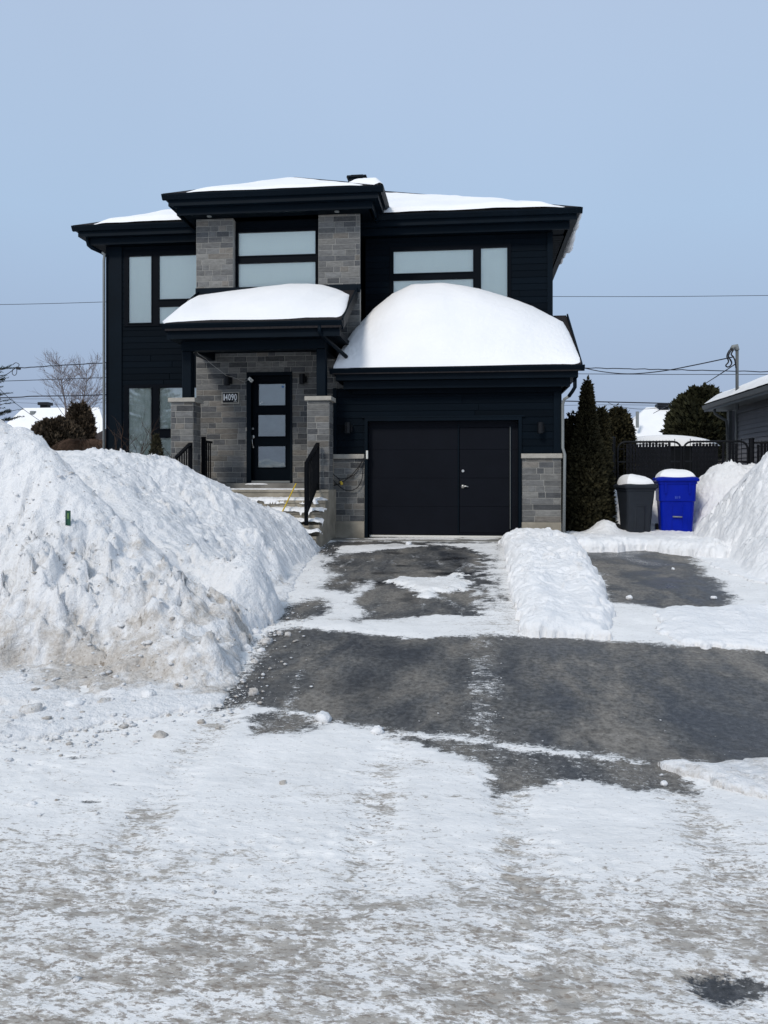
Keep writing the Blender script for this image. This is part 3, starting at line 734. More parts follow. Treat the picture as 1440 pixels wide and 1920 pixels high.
# ---- entrance tower -------------------------------------------------------
zt = Z(500, 397, YT)
zb = 1.38
door = R(463, 698, 548, 904, YT)
zdeck = Z(500, 906, YT)
ztop = Z(400, 548, YT)
stone('stone_wall', house, YT, (TX0, TX1, zb, ztop), [door])
c1 = XatY(437, YT); c2 = XatY(597, YT)
stone('stone_column', house, YT, (TX0, c1, ztop+.002, zt))
stone('stone_column', house, YT, (c2, TX1, ztop+.002, zt))
for xa, sg in ((c1, 'x+'), (c2, 'x-')):
    stone('column_return', house, xa+(-.014 if sg == 'x+' else .014), (YT+.125, YW+.2, ztop, zt), face=sg, thick=.05)
siding('recess_wall', house, YW, (c1-.02, c2+.02, ztop, zt+.25), [w4])
siding('tower_side_wall', house, TX1-.12, (YT+.125, YM-.03, ztop-2.2, fz), face='x+', thick=.05)
siding('tower_side_wall', house, TX0+.12, (YT+.125, YM-.03, ZG+.3, fz), face='x-', thick=.05)
MB().box(TX1-.13, TX1+.004, YT+.03, YT+.12, ztop, zt).build('corner_trim', M_black, house)
# ---- roof boxes: eaves built as soffit, frieze, fascia and gutter ----------
def eaves(x0, x1, y0, yb, z, gl=1, gr=1, sides=True):
    """z = top of the gutter; x0..x1, y0 = outer edge of the gutter; yb = where the eave dies into the roof"""
    gh = .095
    b = MB(); b.box(x0+.30, x1-.30, y0+.30, yb, z-.315, z-.22); b.build('soffit', M_soffit, house)
    b = MB(); b.box(x0+.10, x1-.10, y0+.10, y0+.125, z-.20, z-.02)
    b.box(x0+.10, x0+.125, y0+.126, yb, z-.20, z-.02); b.box(x1-.125, x1-.10, y0+.126, yb, z-.20, z-.02)
    b.box(x0+.126, x1-.126, y0+.126, y0+.42, z-.20, z-.19)
    b.box(x0+.126, x0+.42, y0+.421, yb, z-.20, z-.19); b.box(x1-.42, x1-.126, y0+.421, yb, z-.20, z-.19)
    b.build('fascia', M_black, house)
    b = MB(); b.box(x0+.22, x1-.22, y0+.22, y0+.245, z-.34, z-.205)
    b.box(x0+.22, x0+.245, y0+.246, yb, z-.34, z-.205); b.box(x1-.245, x1-.22, y0+.246, yb, z-.34, z-.205)
    b.build('frieze_board', M_black, house)
    pr = [(y0+.098, z), (y0, z), (y0+.004, z-.025), (y0+.018, z-.045), (y0+.05, z-gh), (y0+.098, z-gh)]
    b = MB(); b.prismX(pr, x0, x1); b.build('gutter', M_black, house)
    for s, xe, on in ((1, x0, gl), (-1, x1, gr)):
        if not on: continue
        p2 = [(xe+s*.098, z-.001), (xe+s*.002, z-.001), (xe+s*.02, z-.045), (xe+s*.05, z-gh+.001), (xe+s*.098, z-gh+.001)]
        MB().prismY(p2, y0+.10, yb).build('gutter', M_black, house)
ex0, ex1, ey0 = XatY(133, 15.42), XatY(1093, 15.42), 15.42
eaves(ex0, ex1, ey0, 25.9, ZE)
# soffit panels visible under the right overhang
b = MB()
for i in range(60): b.box(XR+.02, ex1-.27, 16.1+i*.155, 16.1+i*.155+.14, ZE-.330, ZE-.3155)
b.build('soffit_vents', M_soffit, house)
ty0 = 14.42; tx0, tx1 = XatY(302, ty0), XatY(718, ty0); ZT = Z(510, 355, ty0)
eaves(tx0, tx1, ty0, 16.4, ZT)
MB().box(TX0-.02, TX1+.02, YT-.03, YT+.24, zt, ZT-.315).build('tower_frieze', M_soffit, house)
# ---- roof planes ----------------------------------------------------------
SL = .47
def hip(name, x0, x1, y0, y1, z, slope, ridge_along_x=True):
    w = (x1-x0)/2; d = (y1-y0)/2; h = min(w, d)
    zr = z+h*slope
    if w >= d: a, b = (x0+d, (y0+y1)/2, zr), (x1-d, (y0+y1)/2, zr)
    else: a, b = ((x0+x1)/2, y0+w, zr), ((x0+x1)/2, y1-w, zr)
    v = [(x0,y0,z),(x1,y0,z),(x1,y1,z),(x0,y1,z), a, b]
    f = [(0,1,5,4),(2,3,4,5),(1,2,5),(3,0,4),(3,2,1,0)] if w >= d else [(0,1,4),(1,2,5,4),(2,3,5),(3,0,4,5),(3,2,1,0)]
    return mkobj(name, v, f, M_shingle, house), a, b
roof, ra, rb = hip('roof', ex0+.02, ex1-.02, ey0+.02, 25.88, ZE+.012, SL)
troof, ta, tb = hip('tower_roof', tx0+.02, tx1-.02, ty0+.02, 21.5, ZT+.012, .485)
# roof vent
vx, vy, vz = P(671, 338, 19.6)
vb = MB(); vb.loft([[(vx+sx*.23, vy+sy*.2, vz-.5) for sx, sy in ((-1,-1),(1,-1),(1,1),(-1,1))], [(vx+sx*.21, vy+sy*.2, vz+.0) for sx, sy in ((-1,-1),(1,-1),(1,1),(-1,1))]])
vb.loft([[(vx+sx*.25, vy+sy*.24, vz+.0) for sx, sy in ((-1,-1),(1,-1),(1,1),(-1,1))], [(vx+sx*.235, vy+sy*.22, vz+.05) for sx, sy in ((-1,-1),(1,-1),(1,1),(-1,1))]])
vb.box(vx-.15, vx+.15, vy-.15, vy+.15, vz+.05, vz+.085); vb.build('roof_vent', M_black, house)
# ---- garage ---------------------------------------------------------------
gd = R(684, 784, 978, 1013, YG); gd = (gd[0], gd[1], ZG-.02, Z(830, 783, YG))
zs = Z(850, 851, YG); zc_ = zs-.085
gey0 = 13.85; ZGE = Z(860, 687, gey0)
gx0, gx1 = XatY(617, gey0), XatY(1097, gey0)
siding('garage_wall', house, YG, (GX0, XR, zs+.0, ZGE-.3), [gd])
for a, b in ((GX0, gd[0]-.001), (gd[1]+.001, XR)):
    stone('stone_base', house, YG-.02, (a+.005, b-.002, Z(850, 978, YG), zc_), thick=.15)
    MB().bbox(a-.012, b+(.02 if b > 0 else -.002), YG-.075, YG+.05, zc_, zs-.002, .008).build('stone_cap', M_cap, house)
    MB().bbox(a-.012, b, YG-.045, YG+.1, ZG-.2, Z(850, 978, YG)-.004, .008).build('foundation', M_conc, house)
siding('garage_side_wall', house, XR-.1, (YG+.125, YM-.02, zs, ZGE-.3), face='x+')
stone('stone_base', house, XR-.1, (YG+.05, YM-.02, ZG, zc_), face='x+')
MB().box(GX0, GX0+.1, YG+.12, YT-.02, ZG, ZGE-.3).build('garage_side_wall', M_soffit, house)
MB().box(XR-.13, XR+.006, YG-.035, YG+.0, zs, ZGE-.3).build('corner_board', M_black, house)
MB().box(GX0-.004, GX0+.06, YG-.035, YG+.0, zs, ZGE-.3).build('corner_board', M_black, house)
eaves(gx0, gx1, gey0, YM-.06, ZGE, gl=1, gr=0)
MB().box(gx0+.35, gx1-.36, gey0+.35, YM, ZGE-.42, ZGE-.316).build('garage_frieze', M_soffit, house)
rx = XatY(1090, gey0)
zgr = Z(1060, 596, 15.9)
sg = (zgr-ZGE)/(YM-gey0)
mkobj('garage_roof', [(gx0+.05,gey0+.04,ZGE+.01),(rx,gey0+.04,ZGE+.01),(rx,YM+.15,zgr+.08),(gx0+.05,YM+.15,zgr+.08),(gx0+.05,gey0+.04,ZGE-.1),(rx,gey0+.04,ZGE-.1),(rx,YM+.15,zgr-.1),(gx0+.05,YM+.15,zgr-.1)],
      [(0,1,2,3),(7,6,5,4),(0,4,5,1),(1,5,6,2),(2,6,7,3),(3,7,4,0)], M_shingle, house)
mkobj('rake_board', [(rx+.004,gey0+.06,ZGE-.10),(rx+.03,gey0+.06,ZGE-.10),(rx+.03,YM+.1,zgr-.12),(rx+.004,YM+.1,zgr-.12),(rx+.004,gey0+.06,ZGE+.03),(rx+.03,gey0+.06,ZGE+.03),(rx+.03,YM+.1,zgr+.10),(rx+.004,YM+.1,zgr+.10)],
      [(0,3,2,1),(4,5,6,7),(0,1,5,4),(1,2,6,5),(2,3,7,6),(3,0,4,7)], M_black, house)
# gable of the garage's right side
mkobj('garage_gable', [(XR-.03,gey0+.45,ZGE-.3),(XR-.03,YM,ZGE-.3),(XR-.03,YM,zgr-.12),(XR-.09,gey0+.45,ZGE-.3),(XR-.09,YM,ZGE-.3),(XR-.09,YM,zgr-.12)], [(0,1,2),(5,4,3),(0,3,4,1),(1,4,5,2),(2,5,3,0)], M_soffit, house)
# garage door frame and door
mb = MB(); fw = .055
for a, b, c, d in rect_minus((gd[0], gd[1], gd[2], gd[3]), [(gd[0]+fw, gd[1]-fw, gd[2]-1, gd[3]-fw)]): mb.box(a, b, YG-.045, YG+.16, c, d)
gf = mb.build('garage_door_frame', M_black, house)
mb = MB(); mb.box(gd[0]-.05, gd[1]+.05, YG-.05, YG-.018, gd[3]+.002, gd[3]+.03); mb.build('drip_trim', M_black, house)
yd = YG+.11; dx0, dx1, dz0, dz1 = gd[0]+fw, gd[1]-fw, Z(820, 1003, yd), gd[3]-fw
pd = R(862, 802, 955, 999, yd); sxx = XatY(862, yd)
mb = MB(); nrow = 4; rh = (dz1-dz0)/nrow
for i in range(nrow):
    za, zb_ = dz0+i*rh+.0012, dz0+(i+1)*rh-.0012
    for a, b, c, d in rect_minus((dx0+.002, dx1-.002, za, zb_), [(pd[0]-.006, pd[1]+.006, pd[2]-.006, pd[3]+.006)]): mb.bbox(a, b, yd, yd+.05, c, d, .002)
mb.box(dx0, dx1, yd+.02, yd+.06, dz0-.0, dz1)
gdoor = mb.build('garage_door', M_gdoor, house)
mb = MB()
for i in range(nrow):
    za, zb_ = max(pd[2], dz0+i*rh+.0012), min(pd[3], dz0+(i+1)*rh-.0012)
    mb.bbox(pd[0], pd[1], yd-.008, yd+.018, za, zb_, .004)
pdoor = mb.build('wicket_door', M_gdoor, gdoor)
mb = MB(); mb.box(pd[0]-.035, pd[0]-.012, yd-.014, yd-.001, dz0, dz1-.01); mb.box(pd[1]+.022, pd[1]+.04, yd-.010, yd-.001, pd[2], dz1-.1); mb.build('door_stile', M_black, gdoor)
MB().box(pd[1]+.010, pd[1]+.018, yd-.013, yd-.001, Z(960, 992, yd), Z(960, 800, yd)).build('metal_edge', M_grey, gdoor)
MB().bbox(dx0+.02, XatY(951, yd), yd-.03, yd-.001, dz0-.045, dz0-.008, .006).build('weather_strip', M_lit, gdoor)
MB().box(dx0, dx1, yd-.005, yd+.055, ZG-.05, dz0-.046).build('bottom_seal', M_lamp, gdoor)
lx, _, lz = P(868, 883, yd)
MB().tube([(lx, yd-.035, lz), (lx, yd-.008, lz)], .024, 16).build('lock', M_nickel, gdoor)
lx, _, lz = P(868, 912, yd)
mb = MB(); mb.tube([(lx, yd-.02, lz), (lx, yd-.008, lz)], .034, 16); mb.tube([(lx, yd-.05, lz), (lx, yd-.02, lz)], .014, 10)
mb.tube([(lx, yd-.05, lz), (lx+.06, yd-.052, lz+.003), (lx+.10, yd-.048, lz-.008)], [.013, .011, .008], 10); mb.build('door_lever', M_nickel, gdoor, True)
sx_, _, sz_ = P(689, 853, YG)
MB().bbox(sx_-.018, sx_+.018, YG-.075, YG-.046, sz_-.075, sz_+.075, .008).build('keypad', M_white, house)
# apron slab under the garage door
MB().bbox(GX0-.1, gd[1]+.1, 13.72, YG+.3, ZG-.25, ZG+.012, .01).build('threshold_slab', M_concd, house)
# wall lamps
def wall_lamp(px, py, Y, w, h, hole=False):
    x, _, z = P(px, py, Y)
    n = 16; r = w/2
    mb = MB(); mb.tube([(x, Y-.13, z-h/2), (x, Y-.13, z+h/2)], r, n); mb.tube([(x, Y-.13, z-h/2+.004), (x, Y-.13, z-h/2-.004)], r*.8, n)
    o = mb.build('wall_lamp', M_lamp, house)
    MB().bbox(x+.0, x+.075, Y-.07, Y-.012, z-h*.35, z+h*.30, .004).build('lamp_bracket', M_lamp, o); return o
wall_lamp(429, 714, YT, .12, .19); wall_lamp(569, 712, YT, .105, .185)
wall_lamp(654, 803, YG, .105, .19); wall_lamp(1012, 803, YG, .105, .19)
for px, py in ((393, 392), (632, 387)):
    x, _, z = P(px, py, 14.82)
    MB().tube([(x, 14.8, ZT-.318), (x, 14.8, ZT-.335)], .045, 14).build('recessed_light', M_grey, house)
# house number plaque
n0 = R(416, 735, 449, 757, YT-.02)
M_digit = simple('white_digits', (.88, .88, .88), .5, .3, var=.03)
plq = MB().bbox(n0[0], n0[1], YT-.045, YT-.014, n0[2], n0[3], .006).build('number_plaque', M_cap, house)
n1 = (n0[0]+.024, n0[1]-.024, n0[2]+.020, n0[3]-.020)
MB().box(n1[0], n1[1], YT-.049, YT-.046, n1[2], n1[3]).build('plaque_field', M_lamp, plq)
def text(s, x0, x1, z0, z1, y, mat, parent, name='digits', off=.012):
    cu = bpy.data.curves.new(name, 'FONT'); cu.body = s; cu.size = 1; cu.extrude = .02; cu.offset = off; cu.fill_mode = 'BOTH'
    t = bpy.data.objects.new(name, cu); COL.objects.link(t); bpy.context.view_layer.update()
    me = bpy.data.meshes.new_from_object(t.evaluated_get(bpy.context.evaluated_depsgraph_get()))
    COL.objects.unlink(t); bpy.data.objects.remove(t)
    co = np.array([v.co[:] for v in me.vertices]); mn, mx = co.min(0), co.max(0)
    ux = (co[:,0]-mn[0])/(mx[0]-mn[0]); uz = (co[:,1]-mn[1])/(mx[1]-mn[1]); uy = (co[:,2]-mn[2])/(mx[2]-mn[2])
    v = np.stack([x0+ux*(x1-x0), y-uy*.005, z0+uz*(z1-z0)], 1)
    return mkobj(name, v, [list(p.vertices) for p in me.polygons], mat, parent)
wd = (n1[1]-n1[0]-.030)/4.55
for i_, ch_ in enumerate('14090'):
    xa_ = n1[0]+.015+(0 if i_ == 0 else (i_-.45)*wd); we_ = wd*(.55 if ch_ == '1' else 1)
    text(ch_, xa_+.006, xa_+we_-.006, n1[2]+.042, n1[3]-.020, YT-.0495, M_digit, plq, 'digit', off=.012)
px_, pz_ = n1[1]-.05, n1[2]+.020
MB().tube([(px_-.03, YT-.052, pz_+.004), (px_, YT-.052, pz_+.010), (px_+.035, YT-.052, pz_-.004)], [.004, .009, .003], 6).build('plaque_ornament', M_lit, plq)
# front door
mb = MB()
for a, b, c, d in rect_minus((door[0], door[1], zdeck-.02, door[3]), [(door[0]+.085, door[1]-.035, 0, door[3]-.06)]): mb.box(a, b, YT-.03, YT+.20, c, d)
mb.build('door_frame', M_black, house)
yd2 = YT+.10
D = (door[0]+.09, door[1]-.04, zdeck+.05, door[3]-.065)
panes = [R(485, 720, 535, 760, yd2), R(484, 778, 535, 818, yd2), R(484, 837, 535, 876, yd2)]
mb = MB()
for a, b, c, d in rect_minus(D, panes): mb.box(a, b, yd2, yd2+.045, c, d)
fd = mb.build('front_door', M_door, house)
mb = MB()
for h in panes:
    w = .028
    for a, b, c, d in rect_minus((h[0]-w, h[1]+w, h[2]-w, h[3]+w), [h]): mb.bbox(a, b, yd2-.012, yd2-.001, c, d, .004)
mb.build('pane_moulding', M_door, fd)
for h in panes:
    MB().box(h[0]-.003, h[1]+.003, yd2+.008, yd2+.014, h[2]-.003, h[3]+.003).build('pane', M_glass, fd)
    MB().box(h[0]-.003, h[1]+.003, yd2+.025, yd2+.04, h[2]-.003, h[3]+.003).build('frosted_curtain', M_dblind, fd)
x, _, z = P(530, 725, yd2); MB().tube([(x, yd2+.006, z), (x, yd2+.0075, z)], .022, 8).build('blue_sticker', simple('sticker_blue', (.02, .14, .42), .5), fd)
for k, (px, py) in enumerate(((491, 754), (488, 756))):
    x, _, z = P(px, py, yd2); MB().box(x-.012, x+.012, yd2+.005, yd2+.0075, z-.006, z+.006).build('white_label', M_white, fd)
x, _, z = P(474.5, 804, yd2); mb = MB(); mb.tube([(x, yd2-.03, z), (x, yd2-.001, z)], .021, 14); mb.build('deadbolt', M_nickel, fd)
x, _, z = P(475, 819, yd2); x2, _, z2 = P(475, 838, yd2)
mb = MB(); mb.sphere((x, yd2-.008, z), .03, .95, .4, 1.3, 12, 8); mb.tube([(x, yd2-.008, z-.02), (x-.005, yd2-.055, z-.05), (x-.004, yd2-.06, (z+z2)/2), (x, yd2-.045, z2+.02), (x, yd2-.008, z2)], [.009, .011, .010, .010, .009], 8)
mb.sphere((x, yd2-.008, z2), .022, .9, .5, 1.2, 12, 8); mb.build('door_handle', M_nickel, fd, True)
x, _, z = P(462.5, 805, YT); MB().bbox(x-.013, x+.013, YT-.045, YT-.031, z-.035, z+.035, .004).build('doorbell', M_cap, house)
MB().bbox(D[0], D[1], YT-.02, yd2+.04, zdeck+.005, zdeck+.046, .005).build('door_sill', M_grey, house)
# security camera with its cable
x, _, z = P(470, 712, YT-.12)
mb = MB(); c_, s_ = math.cos(-.75), math.sin(-.75)
pts = [(-.045,-.03),(.045,-.03),(.045,.03),(-.045,.03)]
q = [(x+a*c_-b*s_, z+a*s_+b*c_) for a, b in pts]
mb.prismY(q, YT-.15, YT-.09); mb.tube([(x-.03, YT-.10, z+.02), (x-.05, YT-.02, z+.035)], .012, 8)
scam = mb.build('security_camera', M_white, house)
MB().tube([(x+.012, YT-.153, z-.012), (x+.012, YT-.149, z-.012)], .012, 10).build('camera_lens', M_lamp, scam)
pc = [P(a, b, 14.0+.06*i) for i, (a, b) in enumerate([(363,662),(366,655),(372,664),(385,672),(398,684),(413,695),(424,704),(436,707),(448,712),(457,716),(465,713)])]
pc = [(a, 13.75+(YT-.12-13.75)*i/10, P(px, py, 13.75+(YT-.12-13.75)*i/10)[2]) for i, (a, (px, py)) in enumerate(zip([P(px, 0, 13.75+(YT-.12-13.75)*i/10)[0] for i, (px, _) in enumerate([(363,0),(366,0),(372,0),(385,0),(398,0),(413,0),(424,0),(436,0),(448,0),(457,0),(465,0)])], [(363,662),(366,655),(372,664),(385,672),(398,684),(413,695),(424,704),(436,707),(448,712),(457,716),(465,713)]))]
MB().tube(pc, .0024, 5).build('camera_cable', M_lit, house)
# ---- porch roof, posts, piers ---------------------------------------------
pY = 13.6; pgY = 13.2; ZP = Z(470, 603, pgY)
qx0, qx1 = XatY(303, pgY), XatY(641, pgY)
zpb = Z(500, 548, YT)
mkobj('porch_roof', [(qx0+.04,pgY+.04,ZP+.01),(qx1-.02,pgY+.04,ZP+.01),(qx1-.02,YT-.02,zpb),(qx0+.04,YT-.02,zpb),(qx0+.04,pgY+.04,ZP-.12),(qx1-.02,pgY+.04,ZP-.12),(qx1-.02,YT-.02,zpb-.16),(qx0+.04,YT-.02,zpb-.16)],
      [(0,1,2,3),(7,6,5,4),(0,4,5,1),(1,5,6,2),(2,6,7,3),(3,7,4,0)], M_shingle, house)
pr = [(pgY+.098, ZP), (pgY, ZP), (pgY+.004, ZP-.025), (pgY+.018, ZP-.045), (pgY+.05, ZP-.1), (pgY+.098, ZP-.1)]
MB().prismX(pr, qx0, qx1).build('gutter', M_black, house)
for xx in (qx0+.012, qx1-.018):
    mkobj('rake_board', [(xx,pgY+.1,ZP-.14),(xx+.03,pgY+.1,ZP-.14),(xx+.03,YT-.02,zpb-.17),(xx,YT-.02,zpb-.17),(xx,pgY+.1,ZP+.05),(xx+.03,pgY+.1,ZP+.05),(xx+.03,YT-.02,zpb+.05),(xx,YT-.02,zpb+.05)],
      [(0,3,2,1),(4,5,6,7),(0,1,5,4),(1,2,6,5),(2,3,7,6),(3,0,4,7)], M_black, house)
MB().box(qx0+.06, qx1-.06, pgY+.11, YT-.02, ZP-.24, ZP-.145).build('porch_soffit', M_soffit, house)
MB().box(qx0+.05, qx1-.05, pgY+.10, pgY+.135, ZP-.25, ZP-.02).build('fascia', M_black, house)
MB().box(TX0, TX1+.01, YT-.045, YT-.014, zpb-.05, zpb+.10).build('flashing', M_black, house)
hx0, hx1 = XatY(339, pY), XatY(609, pY)
zh = Z(470, 655, pY)
MB().box(hx0, hx1, pY+.02, pY+.22, zh, ZP-.241).build('porch_beam', M_black, house)
for xa in (hx0+.01, hx1-.19): MB().box(xa, xa+.16, pY+.221, YT-.02, zh+.02, ZP-.242).build('porch_beam', M_black, house)
zcap = Z(600, 743, pY)
for a, b in ((339, 356), (592, 609)):
    MB().bbox(XatY(a, pY), XatY(b, pY), pY+.06, pY+.24, zcap, zh-.001, .008).build('porch_post', M_black, house)
for a, b in ((320.5, 362), (576, 617)):
    x0_, x1_ = XatY(a, pY), XatY(b, pY)
    w = MB(); w.box(x0_+.004, x1_-.004, pY+.004, pY+.376, zb, zcap-.075); pier = w.build('stone_pier', M_mortar, house)
    stone('pier_face', pier, pY, (x0_, x1_, zb, zcap-.075), thick=.001)
    stone('pier_face', pier, x1_, (pY, pY+.38, zb, zcap-.075), face='x+', thick=.001)
    MB().bbox(x0_-.04, x1_+.045, pY-.045, pY+.425, zcap-.074, zcap, .006).build('pier_cap', M_cap, pier)
# downspouts
def dspout(pts, r, pts2, nm='downspout'):
    o = MB().tube(pts, r, 10).build(nm, M_black, house, True)
    MB().tube(pts2, r*.8, 10).build('lower_pipe', M_grey, o, True)
a0 = P(165, 443, 15.6); 
ys_ = YM-.10
dspout([P(164, 436, 15.62), P(164, 452, 15.62), P(166, 460, 15.63), P(172, 465, 15.65), P(190, 473, 15.75)], .036,
       [P(189, 472.5, 15.745), P(196, 477, 15.79), (XL-.012, ys_, a0[2]-.45), (XL-.012, ys_, ZG+.3)])
b0 = P(1082, 700, 14.0)
dspout([(b0[0]-.03, 14.05, ZGE-.2), (b0[0]-.03, 14.05, ZGE-.36), (b0[0]-.07, 14.07, ZGE-.43), (XR+.12, 14.15, ZGE-.50)], .033,
       [(XR+.14, 14.145, ZGE-.495), (XR+.045, 14.20, ZGE-.55), (XR+.022, 14.24, ZGE-.64), (XR+.022, 14.24, zs+.1), (XR+.05, 14.19, zs-.02), (XR+.035, 14.19, ZG+.1)])
c0 = P(600, 612, 13.3)
mb = MB(); mb.tube([(c0[0], 13.26, ZP-.08), (c0[0], 13.26, ZP-.20), (c0[0]+.06, 13.4, ZP-.26), (c0[0]+.34, 14.0, ZP-.50)], .036, 8)
mb.build('downspout', M_black, house, True)
# ---- snow lying on the roofs ----------------------------------------------
def snow_on(name, fn, nu, nv, label, mat=M_soft):
    u, v = np.meshgrid(np.linspace(0, 1, nu), np.linspace(0, 1, nv))
    X, Y, Zt = fn(u, v)
    r, c = X.shape
    # close the underside so that the mound has real thickness
    o = grid(name, X, Y, Zt, mat); return tag(o, label, 'snow cover', 'snow lying on the house roofs')
def garage_snow(u, v):
    sil = [(626,683,13.93),(634,665,14.1),(645,645,14.4),(660,622,14.8),(676,604,15.15),(700,578,15.5),(735,550,15.75),(770,534,15.86),(830,531,15.86),(865,535,15.86),(900,541,15.86),(950,556,15.86),(1000,574,15.84),(1035,592,15.8),(1056,603,15.65),(1067,622,15.2),(1078,648,14.6),(1087,670,14.1),(1092,683,13.95)]
    t = np.linspace(0, 1, len(sil)); 
    px = np.interp(u, t, [s[0] for s in sil]); py = np.interp(u, t, [s[1] for s in sil]); ys = np.interp(u, t, [s[2] for s in sil])
    k = np.array([.2,.6,.2])
    X1 = ys*np.tan(np.arctan((px-720)/F)-YAW); zc = -X1*sn+ys*cs; Z1 = EYE+(HY-py)/F*zc
    fx0, fx1 = XatY(625, gey0+.03), XatY(1093, gey0+.03)
    X0 = fx0+(fx1-fx0)*u; Y0 = gey0+.03
    w = v**.9
    X = X0+(X1-X0)*w; Y = Y0+(ys-Y0)*v
    zz = ZGE-.012+(Z1-ZGE)*(1-(1-v)**1.75)
    zz = zz+.022*fbm(X*1.5, Y*1.5, 4, 9)*sst(v, 0, .2)*sst(v, 1, .9)+.008*fbm(X*14, Y*14, 3, 10)*sst(v, 0, .1)
    return X, Y, zz
snow_on('roof_snow', garage_snow, 220, 90, 'very thick rounded mound of snow on the garage roof')
def porch_snow(u, v):
    sil = [(304,603),(322,588),(340,573),(356,562),(372,554),(385,552),(400,550),(430,546),(470,541),(510,536),(545,532),(580,532),(605,534),(630,541),(650,549),(657,553),(655,562),(650,580),(640,603)]
    ys = np.array([13.24,13.6,14.0,14.4,14.8]+[14.96]*9+[14.9,14.7,14.4,13.8,13.24])
    t = np.linspace(0, 1, len(sil))
    px = np.interp(u, t, [s[0] for s in sil]); py = np.interp(u, t, [s[1] for s in sil]); y1 = np.interp(u, t, ys)
    X1 = y1*np.tan(np.arctan((px-720)/F)-YAW); zc = -X1*sn+y1*cs; Z1 = EYE+(HY-py)/F*zc
    X0 = (qx0+.03)+(qx1-.03-qx0)*u
    X = X0+(X1-X0)*v; Y = pgY+.05+(y1-pgY-.05)*v
    zz = ZP-.012+(Z1-ZP+.01)*(1-(1-v)**1.4)
    return X, Y, zz+.010*fbm(X*2.4, Y*2.4, 3, 19)*sst(v, 0, .3)*sst(v, 1, .9)+.003*fbm(X*16, Y*16, 3, 10)*sst(v, 0, .1)
snow_on('roof_snow', porch_snow, 160, 60, 'smooth thick pillow of snow on the porch roof above the front door')
def slab(x0, x1, y0, z, slope, th, run, seed, hipl, hipr, ragged=.25, rin=1.5):
    def fn(u, v):
        Y = y0+run*v; lx = x0+hipl*(Y-y0); rx_ = x1-hipr*(Y-y0)
        X = lx+(rx_-lx)*u
        dE = np.minimum(np.minimum((X-lx), (rx_-X)), run*(1-v))-ragged*(.5+.5*fbm(X*1.3, Y*1.3, 4, seed))-rin*sst(v, .15, .9)*sst(u, .45, .8)-.12*sst(u, .2, .0)
        t = th*sst(dE, -.05, .5)*(.8+.35*fbm(X*.9, Y*.9, 3, seed+2))
        return X, Y, z+(Y-y0)*slope+np.where(dE < 0, -.03, t)*np.clip((Y-y0)/.12+.35, 0, 1)
    return fn
snow_on('roof_snow', slab(ex0+.05, ex1-.05, ey0+.03, ZE+.0, SL, .17, 5.0, 5, 1, 1, .35), 260, 110, 'thin snow cover on the front slope of the main roof')
snow_on('roof_snow', slab(tx0+.04, tx1-.04, ty0+.03, ZT+.0, .485, .10, 2.02, 6, 1, 1, .22, .05), 140, 60, 'snow sheet on the roof slope of the entrance tower')
def tside(u, v):                            # right slope of the tower roof, thick snow rolling over its edge
    Y = ty0+.05+1.5*v; X = tx1-.02-.8*(1-u)
    k = (tx1-.02-X)
    ok = np.minimum(np.minimum(Y-ty0-k+.1, 1.5-Y+ty0), .7-k)
    t = .17*sst(ok, -.05, .35)*(1+.4*fbm(X*2, Y*2, 3, 8))*np.clip(k/.18+.2, 0, 1)**.5
    return X, Y, ZT+np.minimum(k, Y-ty0)*.485+np.where(ok < 0, -.05, t)
snow_on('roof_snow', tside, 70, 70, 'rolled lip of snow on the right side of the tower roof')
# snow hanging over the right eave of the main roof
mb = MB(); 
zo = ZE
ys2 = np.linspace(15.6, 19.4, 60); rings = []
for i, y in enumerate(ys2):
    r = .05+.07*abs(float(fbm(np.array([y*1.7]), np.array([3.3]), 3, 3)[0]))*2+.08*math.exp(-((y-17.6)/.45)**2); r *= min(1, (y-15.5)*3, (19.5-y)*2)
    dz = .05*float(fbm(np.array([y*2.3]), np.array([1.3]), 2, 5)[0])
    rings.append([(ex1-.03+r*.75*math.cos(a)+.02, y, zo+.01+dz-r*.35+r*math.sin(a)) for a in [k*2*math.pi/10 for k in range(10)]])
tag(mkobj('roof_snow', *(lambda m: (m.v, m.f))(mb.loft(rings)), M_clean, smooth=True), 'icy curl of snow overhanging the right eave of the main roof', 'snow cover', 'snow lying on the house roofs')
# ---- porch slab and steps --------------------------------------------------
sx0, sx1 = XatY(300, 13.5), XatY(616, 13.5)
steps = empty('porch_steps', ((sx0+sx1)/2, 13.5, .4), 'tan concrete front steps patched with snow between the black handrails', 'steps')
zl = [zb, 1.205, 1.03, .825, .655]; yl = [13.5, 13.2, 12.93, 12.66, 12.4]
prof = [(YT-.02, -.1), (YT-.02, zl[0]), (yl[0], zl[0])]
for i in range(1, 5): prof += [(yl[i-1], zl[i]), (yl[i], zl[i])]
prof += [(yl[-1], -.1)]
MB().prismX(prof[::-1], sx0, sx1).build('steps_block', M_conc, steps)
MB().bbox(XatY(376, YT), GX0-.02, 14.62, YT-.016, zb+.001, zdeck, .01).build('door_landing', M_concd, steps)
for i in range(5):                                        # worn nosing proud of each riser
    MB().bbox(sx0+.002, sx1+.008, yl[i]-.018, yl[i]+.02, zl[i]-.045, zl[i]+.004, .008).build('step_nosing', M_conc, steps)
